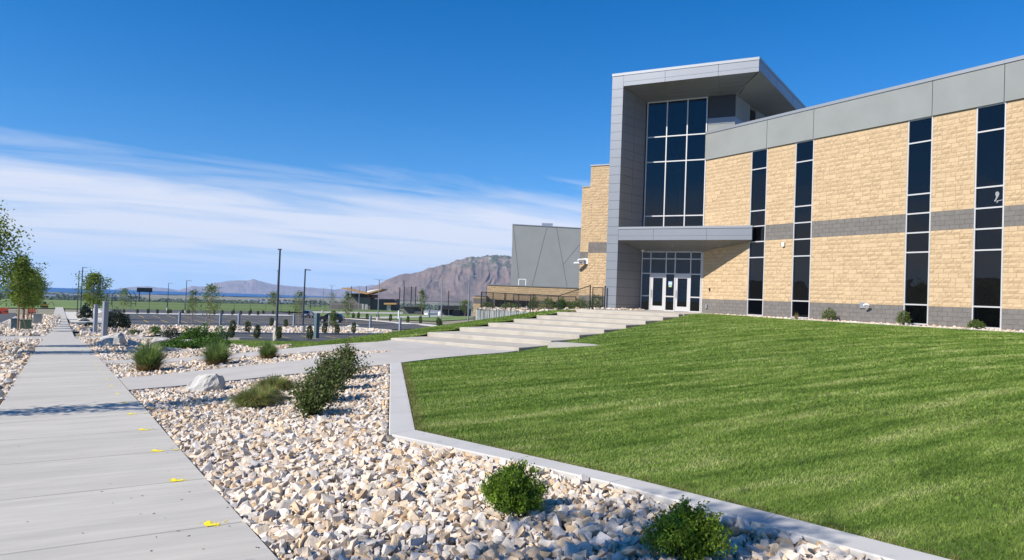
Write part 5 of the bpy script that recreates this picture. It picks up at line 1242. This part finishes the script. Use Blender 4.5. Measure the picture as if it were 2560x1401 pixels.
# ------------- lamps
def lamp(x, y, h, arms, label, m='bronze', side=1.0, ang=0.0):
    z = gz(x,y); e = empty('lamp_post', (x,y,z), label, 'lamp post', 'car park lamp posts'); k = .0011*math.hypot(x,y)
    mb = MB(); mb.lathe([(.33,-.2),(.33,.78),(.30,.86)], (x,y,z), 14); mb.build('concrete_base', MT['concrete'], e)
    w = .085; mb = MB(); mb.add([(x-w,y-w,z+.86),(x+w,y-w,z+.86),(x+w,y+w,z+.86),(x-w,y+w,z+.86),(x-w*.8,y-w*.8,z+h),(x+w*.8,y-w*.8,z+h),(x+w*.8,y+w*.8,z+h),(x-w*.8,y+w*.8,z+h)], [(0,1,5,4),(1,2,6,5),(2,3,7,6),(3,0,4,7),(4,5,6,7)]); mb.build('pole', MT[m], e)
    d = Vector((math.cos(ang-.528),math.sin(ang-.528),0))
    for s in ([side] if arms == 1 else [1,-1]):
        a = Vector((x,y,z+h-.08)); b = a+d*(.55*s); c = a+d*(1.25*s); MB().tube(a,b,.04,n=6).build('arm', MT[m], e)
        q = Vector((-d.y,d.x,0))*.17; MB().hexa([b-q+Vector((0,0,-.05)),c-q+Vector((0,0,-.05)),c+q+Vector((0,0,-.05)),b+q+Vector((0,0,-.05)),b-q+Vector((0,0,.06)),c-q*.8+Vector((0,0,.03)),c+q*.8+Vector((0,0,.03)),b+q+Vector((0,0,.06))]).build('lamp_head', MT[m], e)
for a in ((15.3,70.9,8.75,1,'tallest lamp post, nearest on the left of the lot','bronze',-1),(23.3,108.5,8.3,1,'lamp post close behind the tallest one','bronze',-1),(21.9,87.3,7.75,1,'lamp post with short right arm, right of the tallest one','bronze',1),(59.8,207,8.5,2,'twin-armed lamp post left of the press box','galv',1),(66,238,8.3,2,'small distant twin-armed lamp post left of the press box','galv',1),(68.8,209,8.6,2,'twin-armed lamp post in front of the press box','galv',1),(50.9,142,8.6,2,'twin-armed lamp post right of the press box','galv',1),(52.5,114.3,8.0,2,'twin-armed lamp post before the dugouts','galv',1),(49.8,98.5,8.3,1,'silver lamp post before the tan wing','galv',1),(-1.8,138.2,8.6,1,'lamp post by the sidewalk, nearer of the left pair','bronze',1),(-2.5,152,8.4,1,'lamp post by the sidewalk, farther of the left pair','bronze',1),(19.3,239,8.4,1,'distant lamp post right of the scoreboard','bronze',1),(19.5,192,8.3,1,'second distant lamp post right of the scoreboard','bronze',1)):
    lamp(a[0],a[1],a[2],a[3],a[4],a[5],a[6],R(106) if 'tallest one' in a[4] and 'behind' in a[4] or a[4].startswith('tallest') else (R(80) if 'short right' in a[4] else 0))
# ------------- square posts
def post(x, y, h, w, m, label, group=None, cat='post'):
    z = gz(x,y); e = empty('square_post', (x,y,z), label, cat, group); c, s = math.cos(.35), math.sin(.35)
    P = [(x+(a*c-b*s)*w/2, y+(a*s+b*c)*w/2) for a, b in ((-1,-1),(1,-1),(1,1),(-1,1))]
    mb = MB(); mb.prism(P, z-.2, z+h); mb.build('shaft', MT[m], e, bevel=.02)
    mb = MB(); mb.prism([(x+(p[0]-x)*.96,y+(p[1]-y)*.96) for p in P], z+h+.001, z+h+.05); mb.build('cap', MT['coping'], e)
post(.72,56.3,2.62,.30,'post','tall blue-grey square post beside the boulder pile, nearer one')
post(.22,79,2.75,.30,'post','tall blue-grey square post near the sidewalk, farther one')
post(20.8,77,2.6,.42,'tealpost','thick dark teal square post between the cars and the bank')
for x, y, lab in ((11.3,118.6,'short grey square post at the left end of the stalls'),(16.7,116,'short grey square post left of the pair behind the bed'),(18.6,111.5,'short grey square post, right of the pair behind the bed'),(27,113.2,'short grey square post beside the blue car'),(32.3,112.3,'short grey square post before the black car'),(37,106.5,'short grey square post at the end of the rock island'),(37.4,95.1,'short grey square post rising behind the grass bank')):
    post(x,y,1.8,.28,'post',lab)
post(62.6,160.3,2.0,.25,'white','short white post on the grass before the ball field'); post(77.7,176.7,2.2,.3,'tealpost','dark post on the grass before the dugouts')
# ------------- clipped grasses of the lot beds
MT['clump'] = leafmat('lot_clump', (.035,.055,.015), (.085,.110,.032), .3)
proto = {}
def clump(x, y, h, label, group):
    z = gz(x,y); e = empty('lot_shrub', (x,y,z), label, 'shrub', group)
    k = 'far' if y > 150 else 'near'
    if k not in proto:
        t = empty('_p', (0,0,0)); C = shell(420, .36, (0,0,.52), 1.45, .45, .3, 3, -.9); C[:,2] = np.maximum(C[:,2],.03); o = leaf_obj('foliage', C, .10, MT['clump'], t, .3, 1.2); proto[k] = o.data; bpy.data.objects.remove(o); bpy.data.objects.remove(t)
    o = obj('foliage', proto[k], None, e); s = h/1.05; o.scale = (s*random.uniform(.7,.9),s*.8,s*random.uniform(1.0,1.25)); o.rotation_euler[2] = random.uniform(0,6)
for x, y in ((6.1,187),(8.7,184),(10.9,184),(12.8,184),(15,184),(16.3,193),(18.9,192),(19.7,187),(25.2,185),(26.7,183),(31.8,199),(29.1,184),(30.9,183),(36.1,199),(32.9,183),(39.3,199),(34.9,183),(41.8,199),(44.0,190)):
    clump(x,y,1.15,'small clipped upright shrub in the far rock strip of the lot','clipped shrubs of the far strip')
for x, y in ((11.1,70.2),(13.7,85.8),(15.2,85.2),(13.4,70.3),(22.2,106.3),(23.8,104.6),(15.2,69.4),(18.2,69.8),(24.1,85.6),(25.4,84.9),(27.8,86.0),(48.3,105.4),(49,107.2)):
    clump(x,y,1.25,'upright grassy shrub beside the lot lanes','grassy shrubs along the lot lanes')
for x, y in ((51.6,136.5),(51.4,143.5),(50.7,154),(51.0,158.5),(51.2,149.6),(51.9,128),(51.9,122),(50.9,112)):
    clump(x,y,1.3,'grassy shrub in the rock bed along the exit road','shrubs along the exit road')
for x, y, lab in ((6.0,88.2,'low leafy plant in the white rocks right of the evergreen'),(5.3,78.2,'low leafy plant before the white rock bed'),(-.3,101,'low green plant by the sidewalk before the driveway'),(9.9,73.0,'reddish low plant near the lane kerb'),(3.4,77.5,'dark red low plant in the near rocks')):
    mound(x,y,.6,.55,MT['juniper'] if 'red' not in lab else MT['olive'],lab,260,.10,'low_plant')
boulder(33.6,104.5,1.1,.8,.7,31,'buff boulder at the tip of the lot island',.2); boulder(31,110,1.0,.7,.6,32,'pink boulder by the slim tree in the island',.5)
boulder(.4,150,3.4,3.0,2.1,33,'big pale pointed rock by the pair of lamps',.3); boulder(-1.2,128,1.3,1.1,.9,36,'low pale rock at the foot of the lamp pair',.8)
mound(-1.0,128.5,1.0,2.6,MT['evergreen'],'dark evergreen beside the pair of lamp posts',900,.16)

# ------------- cars
def car(x, y, rz, paint, label, glassm):
    z = gz(x,y)-.02; e = empty('parked_car', (x,y,z), label, 'car', local=True, rz=rz)
    W = .92
    prof = [(-2.30,.42),(-2.34,.80),(-2.28,1.06),(-2.12,1.14),(-1.72,1.64),(-1.30,1.72),(0.10,1.73),(.55,1.66),(1.25,1.14),(2.05,1.02),(2.32,.86),(2.36,.55),(2.30,.34),(-2.2,.34)]
    def wd(zv): return W if zv < 1.1 else W-(zv-1.1)*.32
    mb = MB(); n = len(prof); mb.add([(px,-wd(pz),pz) for px, pz in prof]+[(px,wd(pz),pz) for px, pz in prof], [tuple(range(n)), tuple(range(2*n-1,n-1,-1))]+[(i,n+i,n+(i+1)%n,(i+1)%n) for i in range(n)])
    body = mb.build('body', paint, e, bevel=.05)
    for s in (-1,1):
        for pts in (((-1.62,1.16),(-1.50,1.60),(-.62,1.64),(-.62,1.16)),((-.52,1.16),(-.52,1.64),(.08,1.64),(.46,1.58),(.98,1.16))):
            P = [(px, s*(wd(pz)+.004), pz) for px, pz in pts]; k = len(P); mb = MB(); mb.add(P+[(a,b-s*.02,c) for a, b, c in P], [tuple(range(k)), tuple(range(2*k-1,k-1,-1))]+[(i,(i+1)%k,k+(i+1)%k,k+i) for i in range(k)]); mb.build('side_window', glassm, e)
    mb = MB(); mb.hexa([(-2.135,-.70,1.16),(-2.135,.70,1.16),(-2.11,.70,1.16),(-2.11,-.70,1.16),(-1.80,-.62,1.58),(-1.80,.62,1.58),(-1.77,.62,1.58),(-1.77,-.62,1.58)]); mb.build('rear_window', glassm, e)
    mb = MB(); mb.hexa([(1.24,-.72,1.19),(1.24,.72,1.19),(1.27,.72,1.18),(1.27,-.72,1.18),(.60,-.62,1.63),(.60,.62,1.63),(.64,.62,1.63),(.64,-.62,1.63)]); mb.build('windscreen', glassm, e)
    tl = mat('tail_light', (.30,.01,.01), .3); hl = MT['white']
    for s in (-1,1):
        MB().box(-2.37,-2.30,s*.70-.12,s*.70+.12,.82,1.06).build('tail_light', tl, e); MB().box(2.28,2.37,s*.66-.15,s*.66+.15,.68,.84).build('headlight', hl, e)
        for wx in (-1.42,1.42):
            w_ = MB(); w_.tube((wx,s*.70,.34),(wx,s*.93,.34),.345,n=18).build('wheel', MT['black'], e); r_ = MB(); r_.tube((wx,s*.925,.34),(wx,s*.94,.34),.21,n=12).build('rim', MT['galv'], e)
        MB().box(.75,.95,s*1.0-.10,s*1.0+.10,1.12,1.26).build('mirror', paint, e)
    MB().box(-2.40,-2.30,-.85,.85,.40,.58).build('rear_bumper', MT['black'], e); MB().box(-2.36,-2.335,-.26,.26,.66,.78).build('number_plate', MT['white'], e)
PB = mat('black_car_paint', (.012,.012,.014), .2, coat=.6); PN = mat('blue_car_paint', (.05,.075,.13), .22, metal=.3, coat=.6)
car(38.4,132.5,R(150),PB,'black car parked nearer the camera, behind the dark post',MT['glass'])
car(43.0,167.3,R(62),PN,'dark blue car with light side glass, parked farther away',MT['glass'])

# ------------- sports field, its fence, scoreboard and cages
MT['field'] = mat('sports_turf', (.150,.205,.048), .95, var=(.05,.15), col2=((.105,.160,.034),.09,.4,.6), aniso=(.15,1,1))
def zfield(x, y): return np.full(np.shape(x), -9.35)+.006*(np.asarray(x)-20)
tag(drape('sports_field', [(-60,262),(110,262),(130,362),(-80,362)], 0, MT['field'], 14, zf=lambda x, y: g(x,262+0*y)*.0+zfield(x,y)), kind='structure')
band('field_verge', [(-2,256.5),(120,256.5),(120,263),(-2,263)], .0, MT['field'], 4)
ff_ = empty('field_fence', (30,260,-9.3), 'long black mesh fence along the sports field', 'fence')
fence_run(ff_, [(x,259.5,gz(x,259.5)-.05,gz(x,259.5)+2.5) for x in np.arange(0,112,5.2)], 2.4, r=.05)
sb = empty('scoreboard', (22,372,-9.6), 'black scoreboard on two posts beyond the sports field', 'scoreboard')
sx, sy = 372/math.tan(heading(363)), 372.0
for dx in (-2.0,2.3): MB().tube((sx+dx,sy,-9.5),(sx+dx,sy,-5),.22,n=8).build('post', MT['black'], sb)
MB().box(sx-3.1,sx+3.3,sy-.25,sy+.25,-5.2,-3.2).build('board', MT['black'], sb)
for k, (bx, bw_) in enumerate(((-2.2,1.2),(1.4,1.2),(-.3,1.0))): MB().box(sx+bx,sx+bx+bw_,sy-.27,sy-.255,-4.0,-3.6).build('display', mat('board_grey',(.06,.06,.065),.6), sb)
def goal(px, Y, h, label, flip=1):
    x = Y/math.tan(heading(px)); z = -9.4; e = empty('ball_goal', (x,Y,z), label, 'goal frame')
    for dx in (0,1.6):
        pts = [(x+dx,Y,z-.3),(x+dx,Y,z+h*.5),(x+dx+.35*flip,Y,z+h*.8),(x+dx+1.1*flip,Y,z+h)]; MB().path(pts,[.12]*4,6).build('curved_post', MT['black'], e)
    MB().tube((x,Y+.1,z+h*.15),(x+1.6,Y+.1,z+h*.15),.08).build('cross_bar', MT['black'], e)
goal(270,300,5.2,'left black curved-post frame on the sports field',1); goal(331,300,5.2,'right black curved-post frame on the sports field',-1)
# press box with butterfly roof, dugouts, nets
S = 310/1790.0
MT['darkblock'] = mat('charcoal_block', (.085,.082,.082), .9, var=(2,.12)); MT['woodsoffit'] = mat('cedar_soffit', (.42,.24,.09), .7, var=(1.5,.12)); MT['roofwhite'] = mat('pale_roof', (.62,.60,.58), .6)
def far_frame(px, Z):
    a = Vector((.503,.864,0))*Z+Vector((.863,-.503,0))*((px-1280)/1790*Z); sc = Z/1790
    def q(p, y, d=0.0): hz_ = 698+.037*(p-237); return Vector((a.x,a.y,0))+Vector((.863,-.503,0))*((p-px)*sc)+Vector((.503,.864,0))*d+Vector((0,0,(hz_-y)*sc))
    return q
q = far_frame(925, 310)
def fbox(q, x0, x1, y0, y1, d0, d1): return MB().hexa([q(x0,y1,d0),q(x1,y1,d0),q(x1,y1,d1),q(x0,y1,d1),q(x0,y0,d0),q(x1,y0,d0),q(x1,y0,d1),q(x0,y0,d1)])
pb = empty('press_box', q(925,778), 'dark ball field building with butterfly roof and cedar soffit', 'building')
fbox(q,874,929,744.5,779,-1,9).build('wall', MT['greyblock'], pb); fbox(q,929.2,993,748.5,779,0,9).build('side_wall', MT['darkblock'], pb)
fbox(q,878,920,734,744.3,0,7).build('upper_room', MT['darkblock'], pb); fbox(q,920.2,939,737,746,0,7).build('upper_bay', mat('rust_panel',(.20,.07,.04),.8), pb)
for x0, x1 in ((879.5,886),(888,897),(899,909),(911,918)): fbox(q,x0,x1,735,742.5,-.15,-.05).build('window', MT['glass'], pb)
fbox(q,926,934,738,744.5,-.2,-.05).build('window', MT['glass'], pb)
for x0, x1, nm in ((874.5,880,'door'),(909,913,'door'),(917,923,'door')): fbox(q,x0,x1,760,777,-1.12,-1.02).build(nm, MT['alu'], pb)
def wing(pa, ya, pb_, yb, th, nm):
    P = [q(pa,ya+th,-5),q(pb_,yb+th,-5),q(pb_,yb+th,9),q(pa,ya+th,9),q(pa,ya,-5),q(pb_,yb,-5),q(pb_,yb,9),q(pa,ya,9)]; MB().hexa(P).build(nm, MT['woodsoffit'], pb)
wing(862,719.5,905,730.0,2.2,'roof_wing'); wing(905,730.0,925,733.2,3.0,'roof_wing'); wing(925,733.2,960,722.5,3.0,'roof_wing')
P = [q(915,728,2),q(925,731.6,-4.6),q(959,722.3,-4.6),q(950,722,6)]; MB().add(P,[(0,1,2,3)]).build('roof_sheet', MT['roofwhite'], pb)
for px_ in (877.5,915.5): fbox(q,px_-.8,px_+.8,716,735,1,1.4).build('flue', MT['black'], pb)
fbox(q,966,997,757.5,761.5,-4,0).build('awning', MT['woodsoffit'], pb); fbox(q,970,980,763,778,-.4,-.1).build('serving_hatch', MT['white'], pb)
nt_e = empty('backstop_net', q(1021,764), 'tall ball field backstop net on black poles', 'net')
for px_, y0, y1 in ((1000.5,721,768),(1011.5,717,764),(1029.5,717,762),(1040.5,717,762)): fbox(q,px_-1.1,px_+1.1,y0,y1+6,0,.35).build('pole', MT['black'], nt_e)
fbox(q,1012.7,1028.3,718,759,.1,.13).build('net_panel', MT['mesh'], nt_e); fbox(q,1030.7,1039.3,718,759,.1,.13).build('net_panel', MT['mesh'], nt_e)
tag(fbox(q,1122,1124,727,775,0,.35).build('ball_field_pole', MT['black']), 'single tall black pole above the right dugout', 'pole')
q2 = far_frame(1034, 250)
du = empty('grey_dugout', q2(1034,787), 'small grey block dugout with flat dark roof', 'dugout')
fbox(q2,1010,1040,768,788,0,.3).build('wall', MT['greyblock'], du); fbox(q2,1040.2,1058,767,788,-.5,5).build('end_wall', MT['darkblock'], du); fbox(q2,1008,1062,764.5,767.8,-1.5,6).build('roof', MT['darkblock'], du)
q3 = far_frame(1140, 240)
d2 = empty('dark_dugout', q3(1140,791), 'long dark dugout with screen and low black roof', 'dugout')
fbox(q3,1097,1181,752.5,765,0,.1).build('screen', MT['mesh'], d2); fbox(q3,1100,1172,765,774,-1,5).build('roof', MT['black'], d2); fbox(q3,1105,1122,774.2,791,1,4).build('wall', MT['darkblock'], d2); fbox(q3,1134,1153,776,791.5,1,4).build('wall', MT['darkblock'], d2); fbox(q3,1153.2,1179,774.2,791,2,4).build('wall', MT['darkblock'], d2)
fbox(q3,1123,1133.5,775,790,3.5,4).build('back_panel', MT['greyblock'], d2)
tag(fbox(q3,1100.5,1108.5,779,790.5,-3,-1.2).build('white_tank', MT['white'], bevel=.3), 'white rounded tank before the dark dugout', 'tank')
q4 = far_frame(785, 270)
cg = empty('batting_cage', q4(785,770), 'dark netted batting cage beside the sports field', 'cage')
fbox(q4,768,803,751,768,0,8).build('net_panel', MT['mesh'], cg)
for px_ in (768,779,790,803): fbox(q4,px_-.6,px_+.6,749,769,-.3,-.1).build('pole', MT['black'], cg)
ble = empty('bleachers', q4(765,771), 'pale metal bleacher benches by the batting cage', 'bleachers')
for k in range(4): fbox(q4,752+k*1.5,776,771-2.4*k-1,771-2.4*k,-3+k*.8,-2.3+k*.8).build('bench_row', MT['galv'], ble)
q5 = far_frame(846, 300); tag(fbox(q5,826,875,757,776,0,.3).build('block_screen', MT['greyblock']), 'low grey block screen wall left of the press box', 'wall')
band('ball_field_lawn', [(50,176),(56,164),(64,143),(80,160),(100,190),(95,235),(60,235)], .02, MT['field'], 6)
band('ball_field_walk', [(60,236),(96,236),(140,300),(110,315),(88,300),(66,262)], .02, MT['concrete'], 8)
band('lawn_walk', [(55,172),(60,163),(75,180),(98,205),(96,212),(74,190)], .05, MT['concrete'], 5)

# ------------- things by the street on the left
def barrier(x, y, w, label, rz=0.0):
    z = gz(x,y); e = empty('traffic_barrier', (x,y,z), label, 'barrier'); m_ = MT.setdefault('orange', mat('orange_plastic', (.75,.09,.03), .5))
    mb = MB(); mb.hexa([(x-w/2,y-.35,z),(x+w/2,y-.35,z),(x+w/2,y+.35,z),(x-w/2,y+.35,z),(x-w/2+.05,y-.12,z+1.15),(x+w/2-.05,y-.12,z+1.15),(x+w/2-.05,y+.12,z+1.15),(x-w/2+.05,y+.12,z+1.15)]); mb.build('body', m_, e)
    for k in (-.3,.3): MB().box(x+k*w-.3,x+k*w+.3,y-.30,y-.25,z+.35,z+.6).build('recess', MT['stake'], e)
for x, y, w, lab in ((-17.8,173,2.0,'orange water barrier at the left edge of the street'),(-15.6,173.4,2.1,'orange water barrier, second from the left edge'),(-10.2,166,1.2,'orange water barrier half hidden behind the tree trunks')): barrier(x,y,w,lab)
def ubox_thing(x, y, w, d, h, m, label):
    z = gz(x,y); e = empty('utility_box', (x,y,z), label, 'utility box'); MB().box(x-w/2,x+w/2,y-d/2,y+d/2,z-.1,z+h).build('cabinet', m, e, bevel=.04); MB().box(x-w/2-.05,x+w/2+.05,y-d/2-.05,y+d/2+.05,z+h+.001,z+h+.08).build('lid', m, e)
MT['boxgreen'] = mat('utility_green', (.10,.15,.09), .6); MT['boxgrey'] = mat('utility_grey', (.30,.32,.30), .6)
ubox_thing(-6.9,89.6,.7,.6,1.1,MT['tealpost'],'dark grey utility box by the first street tree'); ubox_thing(-5.9,88.4,.95,.8,1.0,MT['boxgreen'],'green utility box between the first street trees'); ubox_thing(-6.3,113,.95,.8,1.25,MT['boxgrey'],'pale grey utility box farther down the street strip')
ex = empty('small_digger', (-13,262,gz(-13,262)), 'tiny yellow digger at the far end of the street', 'digger'); z = gz(-13,262)
MB().box(-13.9,-12.1,261.4,262.6,z+.5,z+1.1).build('body', mat('digger_yellow',(.55,.33,.03),.5), ex); MB().box(-13.3,-12.5,261.5,262.5,z+1.11,z+1.8).build('cab', MT['black'], ex); MB().box(-14.0,-12.0,261.3,261.6,z,z+.48).box(-14.0,-12.0,262.4,262.7,z,z+.48).build('track', MT['black'], ex)
mb = MB(); mb.path([(-12.1,262,z+1.0),(-11.3,262,z+1.9),(-10.6,262,z+1.2),(-10.5,262,z+.4)],[.12,.11,.09,.12],6); mb.build('arm', MT['stake'], ex)

# houses across the street, seen only as reflections in the windows
def house(x, y, w, d, h, wallc, label):
    z = gz(max(x,-60),y); e = empty('street_house', (x,y,z), label, 'house')
    MB().box(x-d/2,x+d/2,y-w/2,y+w/2,z-1,z+h).build('wall', mat('house_wall', wallc, .9), e)
    rf = mat('house_roof', (.06,.055,.05), .9, var=(3,.2)); r_ = h*.55
    mb = MB(); mb.add([(x-d/2-.5,y-w/2-.5,z+h),(x+d/2+.5,y-w/2-.5,z+h),(x+d/2+.5,y+w/2+.5,z+h),(x-d/2-.5,y+w/2+.5,z+h),(x,y-w/2+2,z+h+r_),(x,y+w/2-2,z+h+r_)],[(0,1,4),(1,2,5,4),(2,3,5),(3,0,4,5),(3,2,1,0)]); mb.build('roof', rf, e)
    for k in (-.3,0,.3):
        wdw = MB(); wdw.box(x+d/2,x+d/2+.05,y+k*w-.7,y+k*w+.7,z+1.0,z+2.4).build('window', MT['glass'], e)
    MB().box(x+d/2+.002,x+d/2+.06,y+.12*w,y+.12*w+1.1,z,z+2.1).build('door', MT['stake'], e)
house(-52,52,15,11,6.0,(.30,.27,.23),'two storey beige house across the street'); house(-54,73,14,11,6.2,(.22,.23,.25),'grey house across the street, next to the beige one'); house(-53,96,16,11,6.8,(.33,.30,.27),'cream house across the street, farthest of three')
